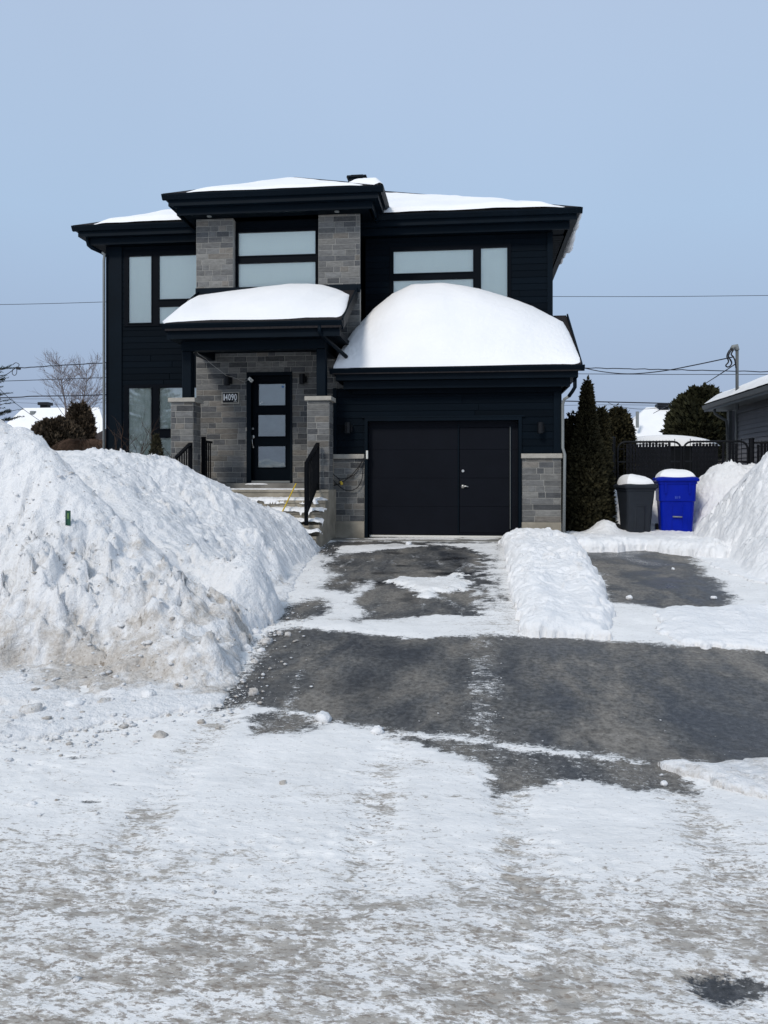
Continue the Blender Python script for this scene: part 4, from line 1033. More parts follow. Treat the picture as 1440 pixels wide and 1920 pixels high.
def tread_snow(x0, x1, y0, y1, z, th, seed, cover, label):
    Y, X = np.meshgrid(np.arange(y0-.05, y1+.03, .012), np.arange(x0-.04, x1+.06, .014), indexing='ij')
    e = np.minimum(np.minimum(X-x0, x1-X), np.minimum(Y-y0+.02, y1-Y+.15))+.10*fbm(X*4, Y*4, 4, seed, .6)+(cover-.5)*.25+.16*fbm(X*1.2, Y*2.0, 3, seed+3)
    t = th*np.sqrt(np.clip(e/.10, 0, 1))*(1+.5*fbm(X*6, Y*6, 3, seed+5))
    drop = np.clip((y0-Y)/.04, 0, 1)*.03
    tag(grid('step_snow', X, Y, z+np.where(e > 0, t, -.03)-drop, M_clean, keep=e > -.015), label, 'snow patch', 'snow left on the front steps')
lab = ['thin snow film on the porch landing in front of the door','ragged snow strip on the top front step','snow strip covering the second front step','thick snow cushion on the third front step by the rail foot','small lump of snow on the lowest front step']
tread_snow(sx0+.1, sx1-.25, 13.52, 14.3, zl[0]+.001, .018, 31, .30, lab[0])
tread_snow(sx0+.1, sx1-.03, yl[1], yl[0]-.02, zl[1]+.002, .045, 32, .52, lab[1])
tread_snow(sx0+.1, sx1-.02, yl[2], yl[1]-.02, zl[2]+.002, .06, 33, .72, lab[2])
tread_snow(sx0+.9, sx1-.02, yl[3], yl[2]-.02, zl[3]+.002, .09, 34, .85, lab[3])
tread_snow(sx1-.55, sx1+.0, yl[4], yl[3]-.02, zl[4]+.002, .11, 35, .85, lab[4])
tag(mkobj('step_snow', *(lambda m: (m.v, m.f))(MB().sphere((XatY(480, 14.6), 14.64, zdeck-.02), .05, 5, .9, .5, 14, 8)), M_clean, smooth=True), 'small streak of snow on the edge of the door landing', 'snow patch', 'snow left on the front steps')
# ---- handrails -------------------------------------------------------------
def handrail(px, label, root=None):
    X = XatY(px, 12.55); y0, y1 = 12.55, 13.46
    zt0, zt1 = Z(px, 868, y0), Z(598 if px > 400 else 341, 832, y1)
    zb0 = zl[3]+.0; zb1 = zl[0]+.0
    r = empty('handrail', (X, y0, zb0), label, 'handrail', 'black metal handrails at the front steps')
    def bar(w, za0, za1, name, ya=y0, yb=y1):
        mkobj(name, [(X-w,ya,za0-.02),(X+w,ya,za0-.02),(X+w,yb,za1-.02),(X-w,yb,za1-.02),(X-w,ya,za0+.02),(X+w,ya,za0+.02),(X+w,yb,za1+.02),(X-w,yb,za1+.02)],
              [(0,3,2,1),(4,5,6,7),(0,1,5,4),(1,2,6,5),(2,3,7,6),(3,0,4,7)], M_rail, r)
    bar(.028, zt0, zt1, 'top_rail'); bar(.018, zb0+.20, zb1+.10, 'bottom_rail')
    MB().bbox(X-.028, X+.028, y0-.06, y0-.002, zb0, zt0+.02, .004).build('post', M_rail, r)
    MB().bbox(X-.026, X+.026, y1+.002, y1+.04, zb1, zt1+.02, .004).build('post', M_rail, r)
    for i in range(8):
        t = (i+.7)/8.4; y = y0+(y1-y0)*t
        MB().box(X-.009, X+.009, y-.009, y+.009, zb0+.20+(zb1-zb0-.1)*t, zt0+(zt1-zt0)*t-.02).build('baluster', M_rail, r)
handrail(575, 'black metal handrail at the right side of the front steps')
handrail(320, 'black metal handrail at the left side of the steps, mostly behind the snowbank')
X = XatY(380, 14.0); r = empty('handrail', (X, 14.0, zb), 'short black porch guard panel beside the left stone pier', 'handrail', 'black metal handrails at the front steps')
MB().bbox(X-.03, X+.045, 14.0, 14.06, zb, Z(382, 819, 14.0), .004).build('post', M_rail, r); MB().box(X-.02, X+.02, 14.061, 14.5, Z(382, 824, 14)-.05, Z(382, 824, 14)-.01).build('top_rail', M_rail, r)
for i in range(4): MB().box(X-.009, X+.009, 14.12+i*.1, 14.138+i*.1, zb+.08, Z(382, 824, 14)-.05).build('baluster', M_rail, r)
MB().box(X-.02, X+.02, 14.061, 14.5, zb+.05, zb+.08).build('bottom_rail', M_rail, r)
# yellow stake leaning on the steps
tag(MB().tube([P(523, 973, 12.35), P(539, 940, 12.9), P(555, 907, 13.45)], .012, 8).build('snow_stake', M_yellow), 'thin yellow stake leaning across the front steps', 'stake')
# cable hanging on the garage stone
def cpt(px, py, d=.0): return (XatY(px, YG-.07-d), YG-.07-d, Z(px, py, YG-.07-d))
def smooth_path(p, n=6):
    p = [Vector(q) for q in p]; out = []
    for i in range(len(p)-1):
        a, b, c, d = p[max(i-1,0)], p[i], p[i+1], p[min(i+2,len(p)-1)]
        for k in range(n):
            t = k/n; out.append(.5*((2*b)+(c-a)*t+(2*a-5*b+4*c-d)*t*t+(3*b-a-3*c+d)*t**3))
    return out+[p[-1]]
cr = empty('extension_cord', cpt(660, 880), 'black extension cord looped on the stone beside the garage door', 'cord')
for k, q in enumerate([[(682,858),(674,873),(660,890),(645,902),(634,908),(624,911)], [(680,862),(672,880),(664,890),(652,896),(640,898),(632,895),(624,888)],
          [(681,866),(680,885),(678,900),(670,914),(657,920),(645,918),(633,909),(626,902),(624,897)], [(624,889),(632,895),(638,902)]]):
    MB().tube(smooth_path([cpt(a, b, .01*k) for a, b in q]), .0075, 6).build('cord', M_cable, cr, True)
x, y, z = cpt(640, 906, .03)
MB().tube([(x-.012, y, z+.035), (x, y, z), (x+.010, y, z-.03)], [.018, .026, .022], 10).build('yellow_plug', M_yellow, cr, True)
# ================================================================== AROUND THE HOUSE
def foliage(parent, name, mat, fn, n, size, c0, c1, seed, up=.6, aspect=2.2):
    """many leaf-sized faces spread through the crown; fn(rng,n) gives centres and outward vectors"""
    rg = np.random.default_rng(seed); C, O = fn(rg, n); n = len(C)
    d = O+rg.normal(0, .62, (n, 3)); d[:,2] += up; d /= np.linalg.norm(d, axis=1)[:,None]
    s = np.cross(d, rg.normal(0, 1, (n, 3))); s /= np.linalg.norm(s, axis=1)[:,None]+1e-9
    L_ = size*rg.uniform(.6, 1.4, n)[:,None]; w = L_/aspect*.5
    v = np.stack([C-s*w*.5, C+d*L_*.45-s*w, C+d*L_, C+d*L_*.5+s*w], 1).reshape(-1, 3)
    f = np.arange(n*4).reshape(n, 4)
    t = rg.random(n)[:,None]; cl = .5+.5*fbm(C[:,0]*2.3+C[:,1], C[:,2]*2.3, 3, seed)[:,None]
    k = np.clip(.45*t+.75*cl-.1, 0, 1)
    col = np.concatenate([np.array(c0)*(1-k)+np.array(c1)*k, np.ones((n, 1))], 1)
    return mkobj(name, v, f.tolist(), mat, parent, cols=col)
def column_fn(x, y, z0, h, rfun, inner=.55, lum=.18, seed=0):
    def fn(rg, n):
        t = rg.random(n)**.85; a = rg.uniform(0, 2*math.pi, n)
        r = np.array([rfun(q) for q in t])*(1+lum*2.2*fbm(np.cos(a)*2.2+t*h*1.0, np.sin(a)*2.2+t*h*.7, 4, seed)+.25*np.clip(fbm(np.cos(a)*6+3, np.sin(a)*6+t*h*2.2, 2, seed+5), 0, 1))*(1-(1-inner)*rg.random(n)**2.2)
        C = np.stack([x+r*np.cos(a), y+r*np.sin(a), z0+t*h], 1)
        C[:,2] += rg.normal(0, .05, n)
        return C, np.stack([np.cos(a), np.sin(a), np.zeros(n)], 1)*.8
    return fn
def cedar(px, ytop, ybase, Y, wpx, label, n, seed, prof, group='cedars beside the garage', size=.085):
    x, _, z1 = P(px, ytop, Y); z0 = P(px, ybase, Y)[2]-.1; h = z1-z0; R0 = wpx/F*Y*.5
    r = empty('cedar', (x, Y, z0), label, 'tree', group)
    MB().tube([(x, Y, z0-.05), (x+.02, Y, z0+h*.5), (x, Y, z0+h*.9)], [.07, .045, .012], 7).build('trunk', M_bark, r, True)
    foliage(r, 'crown', M_cedar, column_fn(x, Y, z0, h, lambda t: R0*prof(t), seed=seed), n, size, (.006, .007, .004), (.062, .054, .026), seed)
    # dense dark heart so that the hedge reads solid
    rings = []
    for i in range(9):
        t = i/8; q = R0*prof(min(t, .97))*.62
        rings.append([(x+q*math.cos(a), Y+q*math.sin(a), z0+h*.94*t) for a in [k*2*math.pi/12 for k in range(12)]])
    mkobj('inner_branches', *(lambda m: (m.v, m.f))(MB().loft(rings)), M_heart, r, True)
    return r
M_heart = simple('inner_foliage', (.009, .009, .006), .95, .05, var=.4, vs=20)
spire = lambda t: (.55+.55*math.sin(min(t*2.2, 1.57)))*(1-t)**.62 if t < .62 else (1.1*(1-.62)**.62)*max(.02, ((1-t)/.38))**.75*.8
hedge = lambda t: (.75+.25*math.sin(t*3.14))*(1-max(0, (t-.72)/.28)**2)**.5
cedar(1101, 724, 1000, 15.6, 74, 'tallest cedar with a narrow spire top right beside the garage', 20000, 1, lambda t: (1.0*(1-t*.35) if t < .55 else (.80-(t-.55)*2.9 if t < .70 else .365*(1-(t-.70)/.30)**.7+.015)))
cedar(1074, 786, 1000, 16.0, 56, 'lower flat topped cedar squeezed between garage wall and tall cedar', 9000, 2, hedge)
cedar(1128, 775, 1000, 15.9, 50, 'thin cedar on the fence side of the tall cedar', 11000, 3, lambda t: .85*(1-t)**.45*.9+.05)
cedar(1158, 772, 900, 18.3, 52, 'green open crowned cedar rising behind the left fence post', 7000, 4, hedge, size=.10)
def blob(px0, px1, y0, y1, Y, n, seed, label, name='evergreen_shrub', mat=None, size=.14, c0=(.005,.007,.004), c1=(.060,.062,.030), group=None, cat='shrub', dz=1.0):
    xa, _, za = P(px0, y1, Y); xb, _, zb_ = P(px1, y0, Y); cx, rx_, h = (xa+xb)/2, (xb-xa)/2, zb_-za
    r = empty(name, (cx, Y, za), label, cat, group)
    def fn(rg, m):
        t = rg.random(m); a = rg.uniform(0, 2*math.pi, m)
        q = (1-np.clip((t-.55)/.45, 0, 1)**2.3)**.5*(.82+.18*np.sin(t*3))
        q = q*(1+.34*fbm(np.cos(a)*2+t*2, np.sin(a)*2+t*3, 4, seed)+.12*rg.random(m)**6)*(1-.4*rg.random(m)**2)
        C = np.stack([cx+rx_*q*np.cos(a), Y+rx_*.8*q*np.sin(a), za+t*h*(1+.16*fbm(np.cos(a)*3*q, np.sin(a)*3*q, 3, seed+2))], 1)
        return C, np.stack([np.cos(a), np.sin(a), t], 1)
    MB().tube([(cx, Y, za-.3), (cx, Y, za+h*.6)], [.12, .05], 7).build('trunk', M_bark, r)
    foliage(r, 'crown', mat or M_cedar, fn, n, size, c0, c1, seed)
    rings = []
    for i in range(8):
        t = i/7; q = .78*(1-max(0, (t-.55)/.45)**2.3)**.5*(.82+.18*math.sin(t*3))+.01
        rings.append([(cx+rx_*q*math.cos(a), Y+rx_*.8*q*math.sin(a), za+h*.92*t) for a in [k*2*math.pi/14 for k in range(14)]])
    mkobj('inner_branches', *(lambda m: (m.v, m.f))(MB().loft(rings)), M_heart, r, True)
    return r
blob(1256, 1375, 736, 860, 24, 16000, 11, 'big round cedar hedge behind the fence beside the grey neighbouring house', 'cedar', size=.17, cat='tree')
# ---- bare trees ------------------------------------------------------------
def bare(px, ybase, ytop, Y, wpx, label, seed, mat, name='bare_birch', group=None, lean=0., tw=.013, n0=15, trunk=.065, cat='tree'):
    x, _, z0 = P(px, ybase, Y); z1 = P(px, ytop, Y)[2]; h = z1-z0; rnd = random.Random(seed); mbt = MB(); mbb = MB()
    r = empty(name, (x, Y, z0), label, cat, group)
    R0 = wpx/F*Y*.5
    tp = [Vector((x+lean*h*t*(1-t*.6)+.03*h*math.sin(t*7+seed), Y, z0+h*t)) for t in [i/9 for i in range(10)]]
    mbt.tube(tp, [trunk*(1-.88*i/9) for i in range(10)], 6); mbt.build('trunk', mat, r, True)
    def grow(p, d, l, rad, lev):
        pts = [p]; q = p.copy(); dd = d.copy(); n = 5
        for i in range(n):
            dd = (dd+Vector((rnd.gauss(0, .12), rnd.gauss(0, .12), rnd.gauss(.05, .08)))).normalized(); q = q+dd*l/n; pts.append(q.copy())
        mbb.tube(pts, [rad*(1-.7*i/n) for i in range(n+1)], 3, False)
        if lev > 0:
            for k in range(5 if lev > 1 else 4):
                i = rnd.randint(1, n); a = rnd.uniform(0, 6.28)
                side = dd.orthogonal().normalized(); side.rotate(Matrix.Rotation(a, 3, dd))
                grow(pts[i], (dd*.9+side*rnd.uniform(.4, .8)).normalized(), l*rnd.uniform(.4, .62), max(tw*.45, rad*.55), lev-1)
    for k in range(n0*2):
        t = rnd.uniform(.24, .97); i = t*9; p = tp[int(i)].lerp(tp[min(9, int(i)+1)], i-int(i))
        a = rnd.uniform(0, 6.28); out = Vector((math.cos(a), math.sin(a), rnd.uniform(.55, 1.1))).normalized()
        grow(p, out, R0*(1.75-1.1*t)*rnd.uniform(.7, 1.1), tw*1.1, 2)
    mbb.build('crown', M_twigf if mat is M_birch else mat, r)
    return r
M_twigf = simple('grey_twigs', (.21, .19, .20), .9, .15, var=.2)
bare(122, 832, 682, 31, 100, 'bare birch with a bent trunk, the left of the two beyond the snowbank', 5, M_birch, group='bare birches left of the house', lean=-.06)
bare(158, 822, 690, 31, 105, 'bare birch with a straight forked trunk nearest the house corner', 8, M_birch, group='bare birches left of the house', lean=.02)
blob(62, 148, 790, 868, 26, 9000, 12, 'low dark spreading conifer in front of the far roofs', size=.16, c0=(.030,.022,.016), c1=(.15,.11,.078))
blob(128, 172, 764, 868, 27, 9000, 13, 'taller pointed dark conifer behind the bare birches', size=.17, c0=(.032,.023,.017), c1=(.16,.115,.08))
# weeping bush: drooping brown twigs over a short stem
x, _, z0 = P(158, 862, 20.5); r = empty('weeping_bush', (x, 20.5, z0), 'leafless brown weeping bush drooping beside the left house corner', 'bush')
MB().tube([(x, 20.5, z0), (x, 20.5, z0+.45)], [.05, .035], 7).build('stem', M_bark, r)
mb = MB(); rnd = random.Random(4)
for i in range(300):
    a = rnd.uniform(0, 6.28); R1 = rnd.uniform(.25, .92); hh = rnd.uniform(.30, .50)
    pts = [(x+R1*t*math.cos(a)*1.05, 20.5+R1*t*math.sin(a), z0+.38+hh*(t*.9-1.35*t*t*t)+.04*math.sin(i)) for t in (0, .25, .5, .75, 1)]
    mb.tube(pts, [.007, .007, .006, .005, .003], 3, False)
mb.build('drooping_twigs', M_twig, r)
# twiggy shrubs under the left windows
for i, (px, yb, yt, w, lb) in enumerate([(212, 862, 800, 60, 'thin bare shrub poking from snow at the left house corner'), (262, 858, 790, 50, 'bare twig shrub in front of the lower left window'), (322, 862, 796, 62, 'bare shrub leaning against the left stone pier')]):
    x, _, z0 = P(px, yb, 14.2+.3*i); r = None; mb = MB(); rnd = random.Random(20+i); h = Z(px, yt, 14.5)-z0
    def tw_(p, d, l, rad, lev):
        pts = [p]; q = p.copy(); dd = d
        for k in range(5): dd = (dd+Vector((rnd.gauss(0, .15), rnd.gauss(0, .15), rnd.gauss(.02, .08)))).normalized(); q = q+dd*l/5; pts.append(q.copy())
        mb.tube(pts, [rad*(1-.15*k) for k in range(6)], 4, False)
        if lev:
            for k in range(3): tw_(pts[rnd.randint(1, 5)], (dd+Vector((rnd.uniform(-1, 1), rnd.uniform(-.5, .5), rnd.uniform(0, .7)))).normalized(), l*.5, rad*.6, lev-1)
    for k in range(7):
        tw_(Vector((x+rnd.uniform(-.1, .1), 14.2+.3*i, z0-.1)), Vector((rnd.uniform(-.9, .9), rnd.uniform(-.3, .3), 1)).normalized(), h*rnd.uniform(.8, 1.25), .0055, 1)
    tag(mb.build('bare_shrub', M_twig), lb, 'shrub', 'bare shrubs under the front windows')
x, _, z0 = P(293, 860, 14.0)
def shf(rg, n):
    t = rg.random(n); a = rg.uniform(0, 6.28, n); q = .10*(1-t)+.01
    return np.stack([x+q*np.cos(a), 14+q*np.sin(a), z0+.42*t], 1), np.stack([np.cos(a), np.sin(a), t], 1)
tag(foliage(None, 'small_evergreen', M_cedar, shf, 500, .06, (.03,.03,.018), (.07,.06,.035), 3), 'tiny brownish evergreen tip sticking from snow before the lower window', 'shrub')
# spruce at the left frame edge: boughs with needle-covered shoots
x, _, z0 = P(-140, 860, 11.5); z1 = P(-150, 640, 11.5)[2]
r = empty('spruce', (x, 11.5, z0-.5), 'blue green spruce whose bough tips reach in at the left edge', 'tree')
MB().tube([(x, 11.5, z0-.5), (x, 11.5, z1+1.2)], [.12, .02], 8).build('trunk', M_bark, r)
rg = np.random.default_rng(5); V = []; TT = []; mbb = MB()
for lv in range(19):
    zz = z0+.0+lv*.135; Rr = 1.42-.022*lv if lv < 10 else max(.15, 1.2-.13*(lv-9))
    for k in range(12):
        a = k*2*math.pi/12+lv*.7; L_ = Rr*rg.uniform(.80, 1.0)
        if lv % 4 == 2: L_ *= .85
        base = np.array([x, 11.5, zz]); d = np.array([math.cos(a), math.sin(a), .16])
        mbb.tube([base, base+d*L_*.6, base+d*L_+np.array([0, 0, .07])], [.016, .010, .004], 4, False)
        for s in range(22):
            t = rg.uniform(.15, 1.0); p = base+d*L_*t+np.array([0, 0, .07*t*t]); side = np.array([-d[1], d[0], 0])*rg.choice([-1, 1])
            sd_ = d*.8+side*rg.uniform(.4, 1.0)+np.array([0, 0, rg.uniform(-.05, .35)]); sd_ /= np.linalg.norm(sd_)
            if t > .93: sd_ = d/np.linalg.norm(d)
            sl = rg.uniform(.12, .24)*(1.25-.5*t)
            m = 26
            for q in range(m):
                tt = q/m; c = p+sd_*sl*tt; ra = rg.normal(0, 1, 3); ra -= sd_*ra.dot(sd_); ra /= np.linalg.norm(ra)
                nd = sd_*.65+ra; nd /= np.linalg.norm(nd); w = np.cross(nd, sd_); w /= np.linalg.norm(w)+1e-9
                V.append([c-w*.006, c+w*.006, c+nd*.032])
                TT.append(rg.random())
V = np.array(V).reshape(-1, 3); n = len(TT); TT = np.array(TT)[:,None]
mbb.build('boughs', M_bark, r)
mkobj('needles', V, np.arange(n*3).reshape(n, 3).tolist(), M_spruce, r, cols=np.concatenate([(1-TT)*np.array([.008,.018,.014])+TT*np.array([.035,.06,.045]), np.ones((n, 1))], 1))
# ---- fence and double gate -------------------------------------------------
FY = 17.4
def slats(name, parent, x0, x1, za, zb_, jag=True):
    mb = MB(); pitch = .066; n = int((x1-x0)/pitch); rnd = random.Random(int(x0*100))
    for i in range(n):
        xa = x0+(i+.1)*pitch
        if rnd.random() < .03: continue
        mb.box(xa, xa+pitch*.80, FY-.006, FY+.006, za, zb_-rnd.uniform(.0, .03))
    mb.build(name, M_slat, parent)
    # the woven wire: zigzags crossing in front of and behind the slats, twisted points along the top
    mb = MB(); zt_ = zb_+.035; m = int((x1-x0)/.066)
    for i in range(m):
        for s in (1, -1):
            pts = []; z = za
            xx = x0+(i+.5)*.066; k = 0
            while z < zt_:
                pts.append((xx+s*(.033 if k % 2 else -.033)*.98, FY-.011*s, z)); z += .05; k += 1
            mb.tube(pts, .0035, 3, False)
        if jag: mb.tube([(x0+(i+.5)*.066-.008, FY, zt_-.01), (x0+(i+.5)*.066, FY, zt_+.025), (x0+(i+.5)*.066+.008, FY, zt_-.01)], .004, 3)
    mb.build('chain_link', M_fence, parent)
zf1, zf0 = Z(1300, 828, FY), .60
def gate(pa, pb, label):
    x0, x1 = XatY(pa, FY), XatY(pb, FY)
    r = empty('fence_gate', ((x0+x1)/2, FY, zf0), label, 'gate', 'the two leaves of the yard gate')
    rc = .16; pts = [(x0, FY, zf0+.06), (x0, FY, zf1-rc)]+[(x0+rc*(1-math.cos(t)), FY, zf1-rc+rc*math.sin(t)) for t in (.3, .7, 1.1, 1.5708)]
    pts += [(x1-rc+rc*math.sin(t), FY, zf1-rc+rc*math.cos(t)) for t in (0, .45, .85, 1.25)]+[(x1, FY, zf1-rc), (x1, FY, zf0+.06), (x0, FY, zf0+.06)]
    MB().tube(pts, .022, 8).build('gate_frame', M_fence, r, True)
    for zz in (zf1-.42, ):
        MB().tube([(x0, FY+.02, zz), (x1, FY+.02, zz)], .014, 6).build('brace', M_fence, r)
    for s, xx in ((1, x0), (-1, x1)):
        MB().tube([(xx+s*.13, FY-.01, zf0+.08), (xx+s*.13, FY-.01, zf1+.06)], .008, 5).build('tension_bar', M_fence, r)
        for k in range(6): MB().box(min(xx, xx+s*.13), max(xx, xx+s*.13), FY-.02, FY-.012, zf0+.2+k*.28, zf0+.215+k*.28).build('tension_band', M_fence, r)
    slats('privacy_slats', r, x0+.17, x1-.17, zf0+.05, zf1-.02)
gate(1158, 1277, 'left leaf of the black slatted chain link gate behind the bins')
gate(1282, 1402, 'right leaf of the black slatted chain link gate behind the clean snowbank')
def fpost(px, w, top, lb):
    x = XatY(px, FY); z1 = Z(px, top, FY)
    o = MB().tube([(x, FY, zf0-.2), (x, FY, z1)], w, 10); o.tube([(x, FY, z1), (x, FY, z1+.02), (x, FY, z1+.035)], [w*1.12, w*1.12, w*.5], 10)
    tag(o.build('fence_post', M_fence), lb, 'fence post', 'round black posts of the yard gate')
fpost(1150, .045, 822, 'thick black gate post between the cedars and the left gate leaf'); fpost(1409, .055, 824, 'thick black gate post right of the right gate leaf')
def fpanel(pa, pb, lb):
    x0, x1 = XatY(pa, FY), XatY(pb, FY); r = empty('chain_link_fence', ((x0+x1)/2, FY, zf0), lb, 'fence')
    MB().tube([(x0, FY+.02, zf1-.03), (x1, FY+.02, zf1-.03)], .02, 8).build('top_rail', M_fence, r)
    slats('privacy_slats', r, x0+.05, x1, zf0, zf1-.04)
fpanel(1414, 1560, 'black slatted chain link fence running off the right edge')
fpanel(1062, 1146, 'piece of black slatted fence behind the cedars')
# ---- bins ------------------------------------------------------------------
def rrect(cx, cy, w, d, z, r=.06, n=3):
    out = []
    for sx, sy, a0 in ((1, 1, 0), (-1, 1, 90), (-1, -1, 180), (1, -1, 270)):
        for k in range(n+1):
            a = math.radians(a0+90*k/n); out.append((cx+sx*(w/2-r)+r*math.cos(a), cy+sy*(d/2-r)+r*math.sin(a), z))
    return out
def bin_(px0, px1, ylid, ybot, Y, rot, mat, label, blue):
    xa, xb = XatY(px0, Y), XatY(px1, Y); w = (xb-xa); cx = (xa+xb)/2; zb0 = .50; h = Z((px0+px1)/2, ylid, Y)-zb0
    r = empty('wheeled_bin', (0, 0, 0), label, 'bin', 'wheeled bins in front of the fence')
    D_ = .70 if blue else .60
    wt, wb = w*.90, w*.74; db = D_*.72; mb = MB()
    hs = h-.06
    st = .61*hs
    mb.loft([rrect(0, .0, wb, db, .03, .07), rrect(0, .0, wb+(wt-wb)*.60, db+(D_-db)*.60, st, .07), rrect(0, 0, wt*.975 if blue else wb+(wt-wb)*.62, D_*.95 if blue else db+(D_-db)*.62, st+.02, .06), rrect(0, 0, wt, D_, hs-.09, .05), rrect(0, 0, wt+.03, D_+.03, hs-.085, .05), rrect(0, 0, wt+.03, D_+.03, hs-.03, .05)])
    mb.build('bin_body', mat, r)
    # recessed front channel edges and grab bar
    fy = lambda z: -(db+(D_-db)*z/hs*.97)/2
    mb = MB()
    if blue:
        for s in (-1, 1):
            v = [(s*.10, fy(.05)-.016, .04), (s*.20, fy(.05)-.004, .04), (s*.09, fy(st-.1)-.018, st-.05), (s*.16, fy(st-.1)-.004, st-.05), (s*.10, fy(.05)+.03, .04), (s*.09, fy(st-.1)+.03, st-.05), (s*.20, fy(.05)+.03, .04), (s*.16, fy(st-.1)+.03, st-.05)]
            mb.add(v, [(0,1,3,2), (4,5,7,6), (0,2,5,4), (1,6,7,3), (2,3,7,5), (0,4,6,1)])
        for s in (-1, 1): mb.box(s*.05+s*.14, s*.05+s*.17, -D_/2-.022, -D_/2+.03, hs-.26, hs-.05)
        mb.build('front_ribs', mat, r)
        MB().tube([(-.082, fy(.37)-.030, .385), (.082, fy(.37)-.030, .380)], .013, 8).build('grab_bar', M_grey, r, True)
        v = text('819', -.045, .045, st+.06, st+.105, -D_/2*.955-.0, simple('mould_mark', (.05, .09, .42), .5), r, 'moulded_mark', off=.0)
        v.data.transform(Matrix.Identity(4))
    else:
        for s in (-1, 1): mb.add([(s*.085, fy(.05)-.014, .04), (s*.115, fy(.05)-.003, .04), (s*.075, fy(.55)-.014, .58), (s*.10, fy(.55)-.003, .58), (s*.085, fy(.05)+.03, .04), (s*.075, fy(.55)+.03, .58), (s*.115, fy(.05)+.03, .04), (s*.10, fy(.55)+.03, .58)], [(0,1,3,2), (4,5,7,6), (0,2,5,4), (1,6,7,3), (2,3,7,5), (0,4,6,1)])
        mb.box(-.10, .10, fy(.58)-.010, fy(.58)+.02, .575, .60)
        mb.build('front_ribs', mat, r)
    # lid with rolled rim, hinge handle at the back
    mb = MB(); lw, ld = wt+.10, D_+.10
    mb.loft([rrect(0, 0, lw-.03, ld-.03, hs-.045, .06), rrect(0, 0, lw, ld, hs-.03, .06), rrect(0, 0, lw, ld, hs+.005, .06), rrect(0, 0, lw-.06, ld-.06, hs+.030, .06), rrect(0, 0, lw-.25, ld-.25, hs+.060, .06)])
    lid = mb.build('lid', mat, r)
    MB().tube([(-wt/2+.06, D_/2+.09, hs-.05), (wt/2-.06, D_/2+.09, hs-.05)], .016, 8).build('handle', mat, r, True)
    for s in (-1, 1):
        xw = s*(wb/2+.035); yw = db/2+.02
        wh = MB().tube([(xw-.025, yw, .115), (xw+.025, yw, .115)], .115, 20).build('wheel', M_tyre, r)
        MB().tube([(xw-.029, yw, .115), (xw+.029, yw, .115)], .05, 14).build('hub', mat, wh)
    r.location = (cx, Y+D_*.45, zb0); r.rotation_euler = (0, 0, rot)
    return (cx, Y+D_*.45, zb0+hs+.03, lw, ld, rot)
b1 = bin_(1166, 1228, 905, 1003, 15.0, .16, M_binG, 'dark grey wheeled bin with closed lid, left of the blue one', False)
b2 = bin_(1236, 1313, 892, 1003, 15.0, -.12, M_binB, 'bright blue wheeled recycling bin with closed lid beside the snowbank', True)
def capsnow(b, h, off, label, seed):
    cx, cy, z, w, d, rot = b; u, v = np.meshgrid(np.linspace(-1.0, 1.0, 70), np.linspace(-1.0, 1.0, 70))
    # square to disc-ish
    X = u*np.sqrt(1-.28*v*v)*(w*.475); Y = v*np.sqrt(1-.28*u*u)*(d*.46)
    rr = np.clip(np.maximum(np.abs(u), np.abs(v)), 0, 1)
    prof = (1-rr**2.7)**.62
    zz = h*prof*(1+off*u-.06*v)+.010*fbm(u*3, v*3, 3, seed)*prof-.012
    c, s = math.cos(rot), math.sin(rot)
    tag(grid('lid_snow', cx+X*c-Y*s, cy+X*s+Y*c, z+zz, M_soft), label, 'snow cap', 'snow caps on the bins')
capsnow(b1, .185, -.32, 'lopsided snow cap on the dark grey bin', 1); capsnow(b2, .165, -.10, 'rounded snow cap on the blue bin', 2)
# ---- grey neighbouring house at the right -----------------------------------
NX = 6.3; nx_e = 5.78; Yn0, Yn1 = 13.0, XatY(1383, 1) and 19.95
zeN = Z(1329, 762, 20.3); zeN = 3.42
nb = empty('neighbour_house', (8.5, 16, .5), 'grey vinyl sided neighbouring house with snowy roof cut by the right edge', 'house')
mb = MB(); z = .45
while z < zeN-.12:
    h = .108
    mb.add([(NX-.022,Yn0,z),(NX-.022,Yn1-.12,z),(NX-.002,Yn1-.12,z+h),(NX-.002,Yn0,z+h),(NX+.02,Yn0,z),(NX+.02,Yn1-.12,z),(NX+.02,Yn1-.12,z+h),(NX+.02,Yn0,z+h)], [(0,3,2,1),(4,5,6,7),(0,1,5,4),(3,7,6,2),(0,4,7,3),(1,2,6,5)])
    z += h
mb.build('vinyl_wall', M_vinyl, nb)
MB().box(NX+.021, 13, Yn0, Yn1, .3, zeN-.12).build('rear_wall', M_vinyl, nb)
MB().box(NX-.05, NX+.03, Yn1-.119, Yn1+.0, .3, zeN-.12).build('corner_trim', M_vtrim, nb)
# set-back piece beyond the corner
mb = MB(); z = .45; xq = XatY(1368, 20.6)
while z < zeN-.2:
    mb.add([(xq,20.6-.02,z),(NX+.4,20.6-.02,z),(NX+.4,20.6,z+.108),(xq,20.6,z+.108),(xq,20.7,z),(NX+.4,20.7,z),(NX+.4,20.7,z+.108),(xq,20.7,z+.108)], [(0,1,2,3),(4,7,6,5),(0,4,5,1),(3,2,6,7),(0,3,7,4),(1,5,6,2)]); z += .108
mb.build('vinyl_wall', M_vinyl, nb)
MB().box(xq-.03, xq+.04, 20.55, 20.72, .3, zeN-.15).build('corner_trim', M_vtrim, nb)
mb = MB(); mb.box(nx_e+.06, NX+.3, Yn0, 21.0, zeN-.14, zeN-.12); mb.build('soffit', M_vtrim, nb)
mb = MB(); mb.box(nx_e+.05, nx_e+.075, Yn0, 21.0, zeN-.15, zeN+.02)
